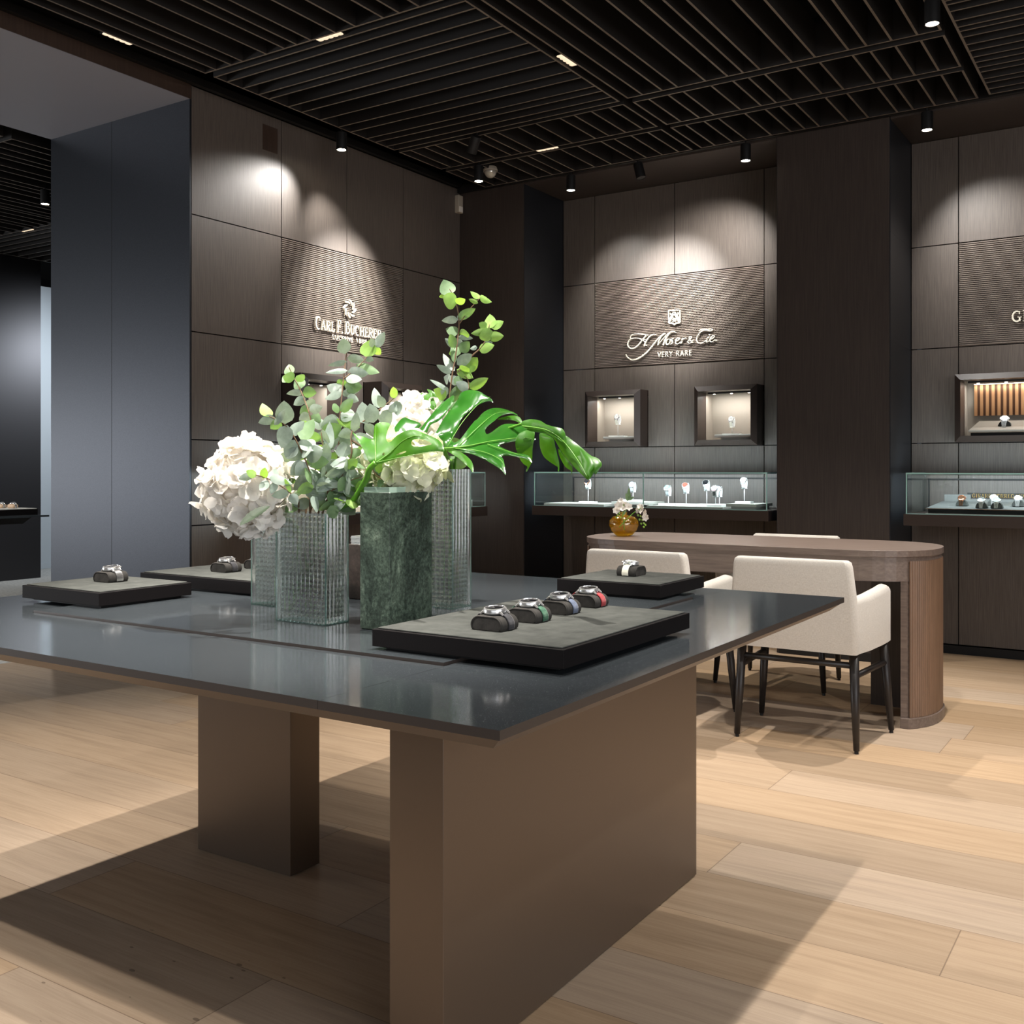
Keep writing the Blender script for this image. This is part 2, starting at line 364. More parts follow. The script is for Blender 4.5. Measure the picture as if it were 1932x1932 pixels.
# ---------------------------------------------------------------- mesh helpers
class MB:
    def __init__(s): s.v = []; s.f = []; s.mi = []; s.k = 0
    def add(s, vs, fs):
        o = len(s.v); s.v += [tuple(p) for p in vs]
        for f in fs: s.f.append([i + o for i in f]); s.mi.append(s.k)
        return s
    def box(s, x0, x1, y0, y1, z0, z1):
        vs = [(x, y, z) for z in (z0, z1) for y in (y0, y1) for x in (x0, x1)]
        return s.add(vs, [(0, 2, 3, 1), (4, 5, 7, 6), (0, 1, 5, 4), (2, 6, 7, 3), (0, 4, 6, 2), (1, 3, 7, 5)])
    def prism(s, pts, z0, z1, top=None):
        """pts: ccw outline in xy; top: another outline for the upper ring."""
        n = len(pts); tp = top or pts
        vs = [(p[0], p[1], z0) for p in pts] + [(p[0], p[1], z1) for p in tp]
        fs = [tuple(range(n - 1, -1, -1)), tuple(range(n, 2 * n))] + [(i, (i + 1) % n, n + (i + 1) % n, n + i) for i in range(n)]
        return s.add(vs, fs)
    def tube(s, pts, r, n=8, cap=True):
        pts = [Vector(p) for p in pts]
        rs = r if isinstance(r, (list, tuple)) else [r] * len(pts)
        vs = []; up = None
        for i, p in enumerate(pts):
            t = (pts[min(i + 1, len(pts) - 1)] - pts[max(i - 1, 0)]).normalized()
            if up is None:
                up = Vector((0, 0, 1)) if abs(t.z) < 0.9 else Vector((1, 0, 0))
            a = t.cross(up).normalized(); b = a.cross(t).normalized(); up = b
            for k in range(n):
                an = 2 * PI * k / n
                vs.append(p + (a * math.cos(an) + b * math.sin(an)) * rs[i])
        fs = []
        for i in range(len(pts) - 1):
            for k in range(n):
                k2 = (k + 1) % n
                fs.append((i * n + k, i * n + k2, (i + 1) * n + k2, (i + 1) * n + k))
        if cap:
            fs.append(tuple(range(n - 1, -1, -1))); fs.append(tuple(range((len(pts) - 1) * n, len(pts) * n)))
        return s.add(vs, fs)
    def lathe(s, prof, c=(0, 0, 0), n=32, axis=None, close=False):
        """prof: (r, z) list."""
        vs = []; ax = Vector(axis) if axis else None
        q = Vector((0, 0, 1)).rotation_difference(ax.normalized()) if ax else None
        for r, z in prof:
            for k in range(n):
                a = 2 * PI * k / n
                p = Vector((r * math.cos(a), r * math.sin(a), z))
                if q: p = q @ p
                vs.append(p + Vector(c))
        fs = []
        m = len(prof)
        for i in range(m - 1 if not close else m):
            j = (i + 1) % m
            for k in range(n):
                k2 = (k + 1) % n
                fs.append((i * n + k, i * n + k2, j * n + k2, j * n + k))
        if not close:
            fs.append(tuple(range(n - 1, -1, -1))); fs.append(tuple(range((m - 1) * n, m * n)))
        return s.add(vs, fs)
    def grid(s, rows):
        """rows: list of equal-length point lists."""
        n = len(rows[0]); vs = [p for r in rows for p in r]; fs = []
        for i in range(len(rows) - 1):
            for k in range(n - 1):
                fs.append((i * n + k, i * n + k + 1, (i + 1) * n + k + 1, (i + 1) * n + k))
        return s.add(vs, fs)
    def build(s, name, mat, parent=None, smooth=False, bevel=0, loc=None, rz=0, solid=0, fix=False):
        me = bpy.data.meshes.new(name); me.from_pydata(s.v, [], s.f); me.update()
        mats = mat if isinstance(mat, (list, tuple)) else [mat]
        for m in mats: me.materials.append(m)
        if len(mats) > 1:
            for p, k in zip(me.polygons, s.mi): p.material_index = k
        if fix:
            bm = bmesh.new(); bm.from_mesh(me); bmesh.ops.recalc_face_normals(bm, faces=bm.faces); bm.to_mesh(me); bm.free()
        if smooth:
            for p in me.polygons: p.use_smooth = True
        o = bpy.data.objects.new(name, me); COL.objects.link(o)
        if bevel:
            b = o.modifiers.new('b', 'BEVEL'); b.width = bevel; b.segments = 3; b.limit_method = 'ANGLE'; b.angle_limit = 0.7
        if solid:
            b = o.modifiers.new('s', 'SOLIDIFY'); b.thickness = solid
        if parent: o.parent = parent
        if loc: o.location = loc
        if rz: o.rotation_euler = (0, 0, rz)
        return o

def autosmooth(o, ang=0.6):
    for p in o.data.polygons: p.use_smooth = True
    try:
        o.data.set_sharp_from_angle(angle=ang)
    except Exception:
        pass
    return o

def thing(name, label, cat, loc=(0, 0, 0), rz=0, group=None):
    o = bpy.data.objects.new(name, None); COL.objects.link(o)
    o.location = loc; o.rotation_euler = (0, 0, rz); o.empty_display_size = 0.05
    return tag(o, label, cat, group)

def tag(o, label, cat, group=None, kind=None):
    o['label'] = label; o['category'] = cat
    if group: o['group'] = group
    if kind: o['kind'] = kind
    return o

def struct(o):
    o['kind'] = 'structure'; return o

def dup(root, loc, rz, label, group=None):
    r = root.copy(); COL.objects.link(r); r.location = loc; r.rotation_euler = (0, 0, rz); r['label'] = label
    if group: r['group'] = group
    for ch in list(root.children):
        c = ch.copy(); COL.objects.link(c); c.parent = r
        for g in list(ch.children):
            d = g.copy(); COL.objects.link(d); d.parent = c
    return r

# measured points of the photograph turned into points of the place
def ray(px): return FW + RT * ((px - CX) / F_PX)
def at_z(px, py, z):
    d = F_PX * (CAM_H - z) / (py - HORIZON); p = ray(px) * d
    return Vector((p.x, p.y, z))
def at_y(px, py, y):
    r = ray(px); d = y / r.y
    return Vector((r.x * d, y, CAM_H - (py - HORIZON) * d / F_PX))
def at_x(px, py, x):
    r = ray(px); d = x / r.x
    return Vector((x, r.y * d, CAM_H - (py - HORIZON) * d / F_PX))
def at_d(px, py, d):
    p = ray(px) * d
    return Vector((p.x, p.y, CAM_H - (py - HORIZON) * d / F_PX))

def catmull(pts, n=6):
    out = []
    P = [pts[0]] + list(pts) + [pts[-1]]
    L = len(P[0])
    for i in range(1, len(P) - 2):
        for k in range(n):
            t = k / n
            out.append(tuple(0.5 * ((2 * P[i][j]) + (-P[i - 1][j] + P[i + 1][j]) * t + (2 * P[i - 1][j] - 5 * P[i][j] + 4 * P[i + 1][j] - P[i + 2][j]) * t * t
                       + (-P[i - 1][j] + 3 * P[i][j] - 3 * P[i + 1][j] + P[i + 2][j]) * t ** 3) for j in range(L)))
    out.append(tuple(pts[-1]))
    return out

# ================================================================ THE ROOM
YB, YP, XL = 6.541, 6.003, -4.338
ZS = 3.068
J1, J2, J3, J4 = 2.436, 1.820, 1.252, 0.80
mb = MB(); mb.box(-5.559, 4.3, -4.6, 7.0, -0.08, 0)
struct(mb.build('floor', M['oak']))
mb = MB(); mb.box(-13.5, -5.559, -4.6, 9.0, -0.08, 0)
struct(mb.build('floor', M['stonefloor']))
mb = MB(); mb.box(-13.5, 4.3, -4.6, 9.0, 3.75, 3.85)
struct(mb.build('ceiling', M['plenum']))
mb = MB(); mb.box(4.2, 4.3, -4.6, 7.0, 0, 3.75); struct(mb.build('wall_right', M['veneer_dark']))
mb = MB(); mb.box(-13.5, 4.3, -4.7, -4.6, 0, 3.75); struct(mb.build('wall_rear', M['veneer_dark']))

def panel(m, ax, c, a0, a1, z0, z1, th=0.02, g=0.003):
    """one wall panel; ax 'y' = panel in plane y=c facing -y, ax 'x' = plane x=c facing +x"""
    if ax == 'y': m.box(a0 + g, a1 - g, c, c + th, z0 + g, z1 - g)
    else: m.box(c - th, c, a0 + g, a1 - g, z0 + g, z1 - g)

def ribs(m, ax, c, a0, a1, z0, z1, pitch=0.0115, dep=0.010):
    n = round((z1 - z0) / pitch); p = (z1 - z0) / n
    prof = []
    for i in range(n):
        z = z0 + i * p
        prof += [(-dep, z), (-dep, z + 0.42 * p), (0, z + 0.5 * p), (0, z + 0.92 * p)]
    prof.append((-dep, z1))
    if ax == 'y': rows = [[(a, c - d, z) for a in (a0, a1)] for d, z in prof]
    else: rows = [[(c + d, a, z) for a in (a0, a1)] for d, z in prof]
    m.grid(rows)

def bay(x0, xs, x1, wallname, holes=()):
    """recessed display bay; xs = inner joints (left, middle, right)"""
    m = MB(); m.box(x0, x1, YB + 0.3, YB + 0.4, 0, 3.75)
    root = struct(m.build(wallname, M['black']))
    m = MB()
    cols = [x0] + xs + [x1]
    for i in range(len(cols) - 1):
        a, b = cols[i], cols[i + 1]
        inner = 0 < i < len(cols) - 2
        panel(m, 'y', YB, a, b, 0.055, J4); panel(m, 'y', YB, a, b, J4, J3)
        if inner:
            panel(m, 'y', YB, a, b, 1.646, J2)
            for (h0, h1) in holes:
                if a - 0.02 <= h0 and h1 <= b + 0.02:
                    if h0 - a > 0.03: panel(m, 'y', YB, a, h0, J3, 1.652)
                    if b - h1 > 0.03: panel(m, 'y', YB, h1, b, J3, 1.652)
        else: panel(m, 'y', YB, a, b, J3, J2)
        panel(m, 'y', YB, a, b, J1, ZS)
        if not inner: panel(m, 'y', YB, a, b, J2, J1)
    m.build('veneer_panel', M['veneer'], root)
    m = MB(); ribs(m, 'y', YB, xs[0] + 0.003, xs[-1] - 0.003, J2 + 0.003, J1 - 0.003)
    m.build('ribbed_panel', M['rib'], root)
    m = MB(); m.box(x0, x1, YB - 0.004, YB + 0.02, 0, 0.05)
    struct(m.build('baseboard_back', M['black']))
    m = MB(); m.box(x0, x1, YP + 0.003, YB + 0.1, ZS, ZS + 0.06)
    struct(m.build('ceiling', M['veneer_dark']))
    return root
BAY1 = (-3.790, [-3.529, -2.905, -2.271], -2.010)
BAY2 = (-1.354, [-1.087, -0.463, 0.171], 0.432)
bay(*BAY1, 'wall_back', [(-3.542, -3.107), (-2.711, -2.276)]); bay(*BAY2, 'wall_back')
def pillar(x0, x1):
    m = MB(); m.box(x0, x1, YP, YB + 0.2, 0.0, 3.12); root = struct(m.build('pillar', M['veneer_dark']))
    m = MB()
    m.box(x1, x1 + 0.004, YP + 0.004, YB, 0.0, ZS); m.box(x0 - 0.004, x0, YP + 0.004, YB, 0.0, ZS)
    for z in (J3, J2, J1): m.box(x1 + 0.004, x1 + 0.0045, YP + 0.004, YB, z - 0.0015, z + 0.0015)
    m.build('metal_lining', M['bluemetal'], root)
    m = MB(); m.box(x0 + 0.01, x1 - 0.01, YP - 0.006, YP, 0, 0.05); struct(m.build('baseboard_back', M['black']))
pillar(-4.338, -3.795); pillar(-2.004, -1.359); pillar(0.437, 1.08)
m = MB(); m.box(1.08, 4.3, YP, YB + 0.2, 0, 3.12); struct(m.build('wall_back', M['veneer']))
m = MB(); m.box(-4.338, 4.3, YP + 0.02, YB + 0.4, 3.13, 3.75); struct(m.build('wall_back', M['black']))

# left wall with its panels, from the passage to the corner
m = MB(); m.box(XL - 0.34, XL - 0.30, 3.602, YP, 0, 3.75)
wl = struct(m.build('wall_left', M['black']))
m = MB()
LY = [3.600, 4.245, 4.801, 5.357, YP]
for i in range(4):
    a, b = LY[i], LY[i + 1]
    panel(m, 'x', XL, a, b, 0.05, J4); panel(m, 'x', XL, a, b, J4, J3); panel(m, 'x', XL, a, b, J3 if i in (0, 3) else 1.646, J2); panel(m, 'x', XL, a, b, J1, 3.11)
    if i == 1: panel(m, 'x', XL, 4.66, b, J3, 1.652)
    if i == 2: panel(m, 'x', XL, a, 4.955, J3, 1.652)
    if i in (0, 3): panel(m, 'x', XL, a, b, J2, J1)
m.build('veneer_panel', M['veneer'], wl)
m = MB(); ribs(m, 'x', XL, 4.248, 5.354, J2 + 0.003, J1 - 0.003); m.build('ribbed_panel', M['rib'], wl)
m = MB(); m.box(XL - 0.001, XL + 0.0005, 4.10, 4.215, 2.905, 3.05); m.build('speaker_grille', M['brownband'], wl)
# passage: metal-lined jamb, soffit, lintel
m = MB(); m.box(-5.559, XL - 0.001, 3.590, 3.602, 0, 3.75)
m.box(-5.559, XL - 0.30, 3.602, YP + 1, 0, 3.75)
jb = struct(m.build('wall_left', M['bluemetal']))
m = MB(); m.box(-4.990, -4.9885, 3.5892, 3.590, 0, 3.036); m.build('panel_joint', M['black'], jb)
m = MB(); m.box(-5.559, XL, -4.6, 3.590, 3.036, 3.060); struct(m.build('ceiling', M['soffit']))
m = MB(); m.box(-5.559, XL, -4.6, 3.590, 3.060, 3.75); struct(m.build('wall_left', M['black']))
m = MB(); m.box(XL - 0.0, XL + 0.006, -4.6, 3.596, 3.036, 3.11); struct(m.build('trim_1', M['brownband']))

# ---- slatted rafts
PX = [v * 0.977 for v in (0, .09, .205, .293, .45, .57, .654, .74, .905, 1.02, 1.18, 1.265, 1.38, 1.495, 1.596)]
PY = [v * 0.977 for v in (0, .08, .187, .297, .373, .517, .622, .773, .924, 1.03, 1.175, 1.257, 1.36, 1.443)]
def raft(x0, x1, y0, y1, d, pat=None, ht=0.16):
    m = MB(); t = 0.0055
    for y in (y0, y1): m.box(x0 - t, x1 + t, y - t, y + t, ZS, ZS + ht)
    for x in (x0, x1): m.box(x - t, x + t, y0 + t, y1 - t, ZS, ZS + ht)
    if d == 'y':
        for p in (pat or PX)[1:-1]:
            if x0 + p < x1 - 0.02: m.box(x0 + p - t, x0 + p + t, y0 + t, y1 - t, ZS, ZS + ht)
    else:
        for p in (pat or PY)[1:-1]:
            if y0 + p < y1 - 0.02: m.box(x0 + t, x1 - t, y0 + p - t, y0 + p + t, ZS, ZS + ht)
    # hidden steel carriers above the slats
    for q in (0.25, 0.75):
        xx = x0 + (x1 - x0) * q
        m.box(xx - 0.012, xx + 0.012, y0, y1, ZS + ht, ZS + ht + 0.02)
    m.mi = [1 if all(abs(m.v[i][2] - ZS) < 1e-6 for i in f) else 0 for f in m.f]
    return struct(m.build('ceiling', [M['slat'], M['slat_lit']]))
CXS = [(-4.060, -2.513), (-2.450, -0.891), (-0.826, 0.737), (0.80, 2.36)]
RAX = [0, .08, .19, .27, .43, .55, .63, .72, .87, .99, 1.15, 1.24, 1.35, 1.46, 1.547]
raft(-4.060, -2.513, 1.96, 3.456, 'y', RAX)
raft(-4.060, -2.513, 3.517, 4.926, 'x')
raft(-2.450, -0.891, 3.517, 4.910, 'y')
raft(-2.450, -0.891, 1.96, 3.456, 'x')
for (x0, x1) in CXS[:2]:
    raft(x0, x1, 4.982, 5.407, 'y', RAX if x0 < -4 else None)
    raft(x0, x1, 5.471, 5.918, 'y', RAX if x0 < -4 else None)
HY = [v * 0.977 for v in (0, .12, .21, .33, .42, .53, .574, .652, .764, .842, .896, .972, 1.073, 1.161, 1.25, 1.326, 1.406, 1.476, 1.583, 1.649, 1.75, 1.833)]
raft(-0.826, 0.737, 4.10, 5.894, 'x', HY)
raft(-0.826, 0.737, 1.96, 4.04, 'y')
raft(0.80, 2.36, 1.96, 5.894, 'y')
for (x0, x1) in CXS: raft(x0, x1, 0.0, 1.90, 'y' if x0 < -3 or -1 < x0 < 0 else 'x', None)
# passage room rafts
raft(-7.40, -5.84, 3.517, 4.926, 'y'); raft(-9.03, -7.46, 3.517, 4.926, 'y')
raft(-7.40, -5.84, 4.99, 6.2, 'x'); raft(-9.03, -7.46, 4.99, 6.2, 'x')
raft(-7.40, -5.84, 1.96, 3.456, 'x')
# bulky ducts half seen above the slats
for (x0, x1, y0, y1, z0) in [(-2.3, -2.16, 3.0, 4.3, 3.3), (-1.95, -1.7, 3.2, 4.35, 3.32), (-1.45, -1.2, 2.9, 4.1, 3.3)]:
    m = MB(); m.box(x0, x1, y0, y1, z0, z0 + 0.2); struct(m.build('ceiling', M['slat']))
# shadow gap rails round the ceiling
m = MB(); m.box(-4.338, 4.2, YP - 0.035, YP - 0.003, 3.078, 3.13); m.box(XL + 0.003, XL + 0.035, 0, YP - 0.035, 3.112, 3.15)
struct(m.build('trim_2', M['black']))

# ---- passage room
m = MB(); m.box(-9.9, -9.62, 3.0, 6.10, 0, 3.2); struct(m.build('wall_passage', M['darkmetal']))
m = MB(); m.box(-12.2, -10.45, 5.6, 6.9, 0.06, 3.10); m.box(-12.2, -10.44, 5.6, 6.9, 0, 0.06)
struct(m.build('wall_far', M['whitemesh']))
m = MB(); m.box(-13.4, -13.3, -4, 9, 0, 3.75); m.box(-13.4, -5.2, 8.6, 8.7, 0, 3.75); struct(m.build('wall_far', M['darkmetal']))
spot_light((-6.66, 4.28, 2.94), (-7.2, 4.0, 0), 110, 110, 0.7, 0.03, NEUT)
spot_light((-8.7, 6.6, 2.4), (-10.45, 6.2, 1.4), 105, 130, 0.8, 0.05, COOL)
spot_light((-8.2, 4.2, 2.94), (-9.6, 5.3, 0.9), 35, 90, 0.9, 0.03, NEUT)
spot_light((-7.4, 2.2, 2.94), (-7.2, 3.0, 0), 110, 110, 0.7, 0.03, NEUT)

# ================================================================ CEILING LIGHTS
def downlight(x, y, label, lit=True, tilt=None, z=2.955, group='cylinder downlights hanging from the ceiling channels'):
    t = thing('ceiling_spotlight', label, 'spotlight', (x, y, z + 0.11), 0, group if lit else None)
    t.rotation_euler = (0, 0, 0)
    hd = MB(); hd.lathe([(0.0, 0.10), (0.030, 0.10), (0.031, 0.097), (0.031, 0.0), (0.027, 0.0), (0.026, 0.012), (0.0, 0.012)], (0, 0, 0), 28)
    h = hd.build('lamp_head', M['black'], t); autosmooth(h)
    st = MB(); st.tube([(0, 0, 0), (0, 0, 0.045)], 0.006, 8); st.box(-0.02, 0.02, -0.012, 0.012, 0.04, 0.052)
    st.build('stem', M['black'], t)
    q = Matrix.Identity(4)
    if tilt: q = Matrix.Rotation(tilt[0], 4, 'X') @ Matrix.Rotation(tilt[1], 4, 'Y')
    h.matrix_local = q @ Matrix.Translation((0, 0, -0.11))
    ln = MB(); ln.lathe([(0.0, 0.006), (0.025, 0.006), (0.025, 0.002), (0.0, 0.002)], (0, 0, 0), 24)
    o = ln.build('lens', M['lens'] if lit else M['black'], t)
    o.matrix_local = q @ Matrix.Translation((0, 0, -0.11))
    return t
downlight(-0.858, 4.549, 'lit black cylinder spotlight in the ceiling channel, well in front of the back wall')
downlight(-1.151, 5.96, 'lit black spotlight in front of the wide recess with the slatted copper display')
downlight(-2.184, 5.96, 'lit black spotlight over the shield emblem recess, beside the wide dark pillar')
downlight(-3.395, 5.96, 'lit black spotlight near the corner end of the shield emblem recess')
downlight(-2.905, 5.96, 'unlit black cylinder spotlight tilted between two lit ones', False, (0.0, -0.25))
downlight(-4.084, 4.475, 'lit black spotlight against the wall above the pinwheel emblem')
downlight(-3.788, 5.447, 'lit black spotlight in the ceiling corner beside the glass dome')
downlight(-3.457, 4.953, 'unlit black cylinder spotlight tilted steeply under the slats', False, (0.3, 0.55))
downlight(-6.668, 4.261, 'lit black spotlight under the slats of the room past the metal panel')
spot_light((-0.858, 4.549, 2.94), (-0.95, 4.3, 0), 150, 95, 0.8, 0.02, WARM)
spot_light((-1.151, 5.96, 2.94), (-0.75, 6.65, 2.0), 55, 78, 1.0, 0.02, NEUT)
spot_light((-2.184, 5.96, 2.94), (-2.72, 6.60, 2.30), 85, 75, 1.0, 0.02, NEUT)
spot_light((-3.395, 5.96, 2.94), (-3.15, 6.70, 1.9), 40, 75, 1.0, 0.02, NEUT)
spot_light((-4.084, 4.475, 2.94), (-4.40, 3.88, 2.30), 50, 72, 1.0, 0.02, NEUT)
spot_light((-4.084, 4.475, 2.94), (-4.40, 4.72, 2.10), 34, 70, 1.0, 0.02, NEUT)
spot_light((-3.45, 4.95, 2.92), (-4.40, 4.76, 2.05), 330, 46, 1.0, 0.03, NEUT)
spot_light((-2.905, 5.45, 2.92), (-2.90, 6.60, 2.25), 270, 42, 1.0, 0.03, NEUT)
spot_light((-3.788, 5.447, 2.94), (-3.3, 5.0, 0), 90, 80, 0.8, 0.02, WARM)
spot_light((-2.48, 4.95, 2.94), (-1.9, 4.75, 0), 170, 75, 0.8, 0.02, WARM)
spot_light((0.0, 5.93, 2.94), (-0.3, 6.65, 1.6), 70, 60, 0.8, 0.02, NEUT)

def linear_light(x, y, rz, label, z=ZS + 0.01):
    t = thing('linear_downlight', label, 'ceiling light', (x, y, z), rz, 'five-cell lights recessed in the ceiling channels')
    m = MB(); m.box(-0.080, 0.080, -0.025, 0.025, 0.010, 0.05); m.box(-0.080, 0.080, -0.025, -0.022, 0, 0.010); m.box(-0.080, 0.080, 0.022, 0.025, 0, 0.010)
    m.box(-0.080, -0.077, -0.022, 0.022, 0, 0.010); m.box(0.077, 0.080, -0.022, 0.022, 0, 0.010)
    m.build('housing', M['black'], t)
    for i in range(5):
        cx = -0.06 + i * 0.03
        r = MB(); r.lathe([(0.0205, -0.001), (0.015, 0.004), (0.008, 0.008), (0.005, 0.0095)], (cx, 0, 0), 4 * 4)
        for i_, v_ in enumerate(r.v): r.v[i_] = (cx + max(-0.0148, min(0.0148, v_[0] - cx)), v_[1], v_[2])
        r.build('reflector_cell', M['lens_dim'], t, smooth=True)
linear_light(-4.088, 2.976, PI / 2, 'five-cell light in the channel over the passage opening')
linear_light(-3.257, 3.486, 0, 'five-cell light in the cross channel in front of the fine-slatted raft')
linear_light(-2.481, 4.318, PI / 2, 'five-cell light in the channel between the two large slat rafts')
linear_light(-3.272, 5.446, 0, 'five-cell light in the cross channel near the ceiling corner')
linear_light(-8.01, 4.957, 0, 'five-cell light in the ceiling of the room past the metal panel')

t = thing('dome_camera', 'clear glass dome detector on the slats in the ceiling corner', 'camera', (-3.80, 5.60, 3.068))
m = MB(); m.lathe([(0, 0.02), (0.04, 0.02), (0.048, 0), (0.048, -0.008), (0.0, -0.008)], (0, 0, 0), 24); m.build('dome_base', M['offwhite'], t)
m = MB(); m.lathe([(0.042 * math.cos(a), -0.008 - 0.045 * math.sin(a)) for a in [i * PI / 2 / 8 for i in range(9)]], (0, 0, 0), 24)
m.build('dome_cover', M['floorfit'], t, smooth=True)
t = thing('motion_sensor', 'beige box motion sensor high in the wall corner', 'sensor', (XL, 5.965, 2.93))
m = MB(); m.box(0, 0.035, -0.028, 0.028, 0, 0.125); m.build('sensor_body', M['offwhite'], t, bevel=0.004)
m = MB(); m.box(0.035, 0.039, -0.020, 0.020, 0.006, 0.045); m.build('sensor_window', pbr('sensor_lens_white', 'E8E4DA', 0.4), t, bevel=0.001)

# ================================================================ SIGNS
def ribbon(m, pts, wd, place, dep=0.012, nrm=None):
    """flat stroke with thickness; pts (u,v) ; wd width or list; place(u,v,w) -> world, w = height off the wall"""
    n = len(pts); ws = wd if isinstance(wd, (list, tuple)) else [wd] * n
    L = []; R = []
    for i, p in enumerate(pts):
        a = pts[max(i - 1, 0)]; b = pts[min(i + 1, n - 1)]
        dx, dy = b[0] - a[0], b[1] - a[1]; l = math.hypot(dx, dy) or 1
        nx, ny = -dy / l, dx / l
        L.append((p[0] + nx * ws[i] / 2, p[1] + ny * ws[i] / 2)); R.append((p[0] - nx * ws[i] / 2, p[1] - ny * ws[i] / 2))
    vs = []
    for i in range(n):
        vs += [place(*L[i], dep), place(*R[i], dep), place(*L[i], 0), place(*R[i], 0)]
    fs = []
    for i in range(n - 1):
        a, b = i * 4, i * 4 + 4
        fs += [(a, a + 1, b + 1, b), (a + 2, a, b, b + 2), (a + 1, a + 3, b + 3, b + 1)]
    fs += [(0, 2, 3, 1), (4 * n - 4, 4 * n - 3, 4 * n - 1, 4 * n - 2)]
    m.add(vs, fs)

def arc(cx, cy, rx, ry, a0, a1, n=12):
    return [(cx + rx * math.cos(math.radians(a0 + (a1 - a0) * i / n)), cy + ry * math.sin(math.radians(a0 + (a1 - a0) * i / n))) for i in range(n + 1)]
TK, TN = 0.125, 0.06
GL = {  # serif letters: width, strokes (points, width)
    'C': (0.60, [(arc(0.34, 0.5, 0.28, 0.47, 60, 300), [TN] + [TK] * 11 + [TN]), ([(0.50, 0.68), (0.50, 0.98)], TN)]),
    'G': (0.66, [(arc(0.34, 0.5, 0.28, 0.47, 60, 300), [TN] + [TK] * 11 + [TN]), ([(0.50, 0.68), (0.50, 0.98)], TN), ([(0.52, 0.04), (0.52, 0.42)], TK), ([(0.38, 0.42), (0.64, 0.42)], TN)]),
    'A': (0.62, [([(0.08, 0), (0.31, 1)], TN), ([(0.31, 1), (0.54, 0)], TK), ([(0.17, 0.34), (0.45, 0.34)], TN), ([(0, 0.03), (0.18, 0.03)], 0.06), ([(0.42, 0.03), (0.64, 0.03)], 0.06)]),
    'R': (0.62, [([(0.14, 0), (0.14, 1)], TK), ([(0.02, 0.97), (0.30, 0.97)] + arc(0.30, 0.74, 0.22, 0.23, 90, -90, 8) + [(0.18, 0.51)], TN * 1.3), ([(0.30, 0.5), (0.52, 0)], TK), ([(0.02, 0.03), (0.27, 0.03)], 0.06), ([(0.46, 0.03), (0.64, 0.03)], 0.06)]),
    'P': (0.56, [([(0.14, 0), (0.14, 1)], TK), ([(0.02, 0.97), (0.30, 0.97)] + arc(0.30, 0.72, 0.22, 0.25, 90, -90, 8) + [(0.18, 0.47)], TN * 1.3), ([(0.02, 0.03), (0.27, 0.03)], 0.06)]),
    'L': (0.54, [([(0.14, 0), (0.14, 1)], TK), ([(0.02, 0.97), (0.27, 0.97)], 0.06), ([(0.02, 0.03), (0.5, 0.03)], 0.07), ([(0.48, 0), (0.48, 0.28)], 0.06)]),
    'F': (0.54, [([(0.14, 0), (0.14, 1)], TK), ([(0.02, 0.97), (0.5, 0.97)], 0.07), ([(0.48, 1), (0.48, 0.74)], 0.06), ([(0.14, 0.52), (0.4, 0.52)], 0.07), ([(0.38, 0.42), (0.38, 0.62)], 0.05), ([(0.02, 0.03), (0.28, 0.03)], 0.06)]),
    'E': (0.56, [([(0.14, 0), (0.14, 1)], TK), ([(0.02, 0.97), (0.5, 0.97)], 0.07), ([(0.48, 1), (0.48, 0.74)], 0.06), ([(0.14, 0.52), (0.4, 0.52)], 0.07), ([(0.38, 0.42), (0.38, 0.62)], 0.05), ([(0.02, 0.03), (0.52, 0.03)], 0.07), ([(0.5, 0), (0.5, 0.28)], 0.06)]),
    'B': (0.60, [([(0.14, 0), (0.14, 1)], TK), ([(0.02, 0.97), (0.28, 0.97)] + arc(0.28, 0.75, 0.2, 0.22, 90, -90, 8) + [(0.16, 0.53)], TN * 1.3), ([(0.16, 0.53), (0.30, 0.53)] + arc(0.30, 0.28, 0.24, 0.25, 90, -90, 8) + [(0.02, 0.03)], TN * 1.4)]),
    'U': (0.66, [([(0.14, 1), (0.14, 0.3)] + arc(0.33, 0.3, 0.19, 0.27, 180, 270, 6), TK), (arc(0.33, 0.3, 0.19, 0.27, 270, 360, 6) + [(0.52, 1)], TN), ([(0.02, 0.97), (0.27, 0.97)], 0.06), ([(0.43, 0.97), (0.62, 0.97)], 0.06)]),
    'H': (0.68, [([(0.14, 0), (0.14, 1)], TK), ([(0.54, 0), (0.54, 1)], TK), ([(0.14, 0.52), (0.54, 0.52)], 0.07)] + [([(a, b), (a + 0.25, b)], 0.06) for a in (0.02, 0.42) for b in (0.03, 0.97)]),
    'I': (0.30, [([(0.15, 0), (0.15, 1)], TK), ([(0.02, 0.03), (0.28, 0.03)], 0.06), ([(0.02, 0.97), (0.28, 0.97)], 0.06)]),
    'D': (0.66, [([(0.14, 0), (0.14, 1)], TK), ([(0.02, 0.97), (0.26, 0.97)] + arc(0.26, 0.5, 0.32, 0.47, 90, -90, 12) + [(0.02, 0.03)], TN * 1.5)]),
    'X': (0.60, [([(0.08, 1), (0.52, 0)], TK), ([(0.5, 1), (0.08, 0)], TN)]),
    '.': (0.22, [([(0.1, 0), (0.1, 0.14)], 0.14)]),
    '-': (0.26, [([(0.06, 0.5), (0.2, 0.5)], 0.14)]),
    ' ': (0.16, []),
}
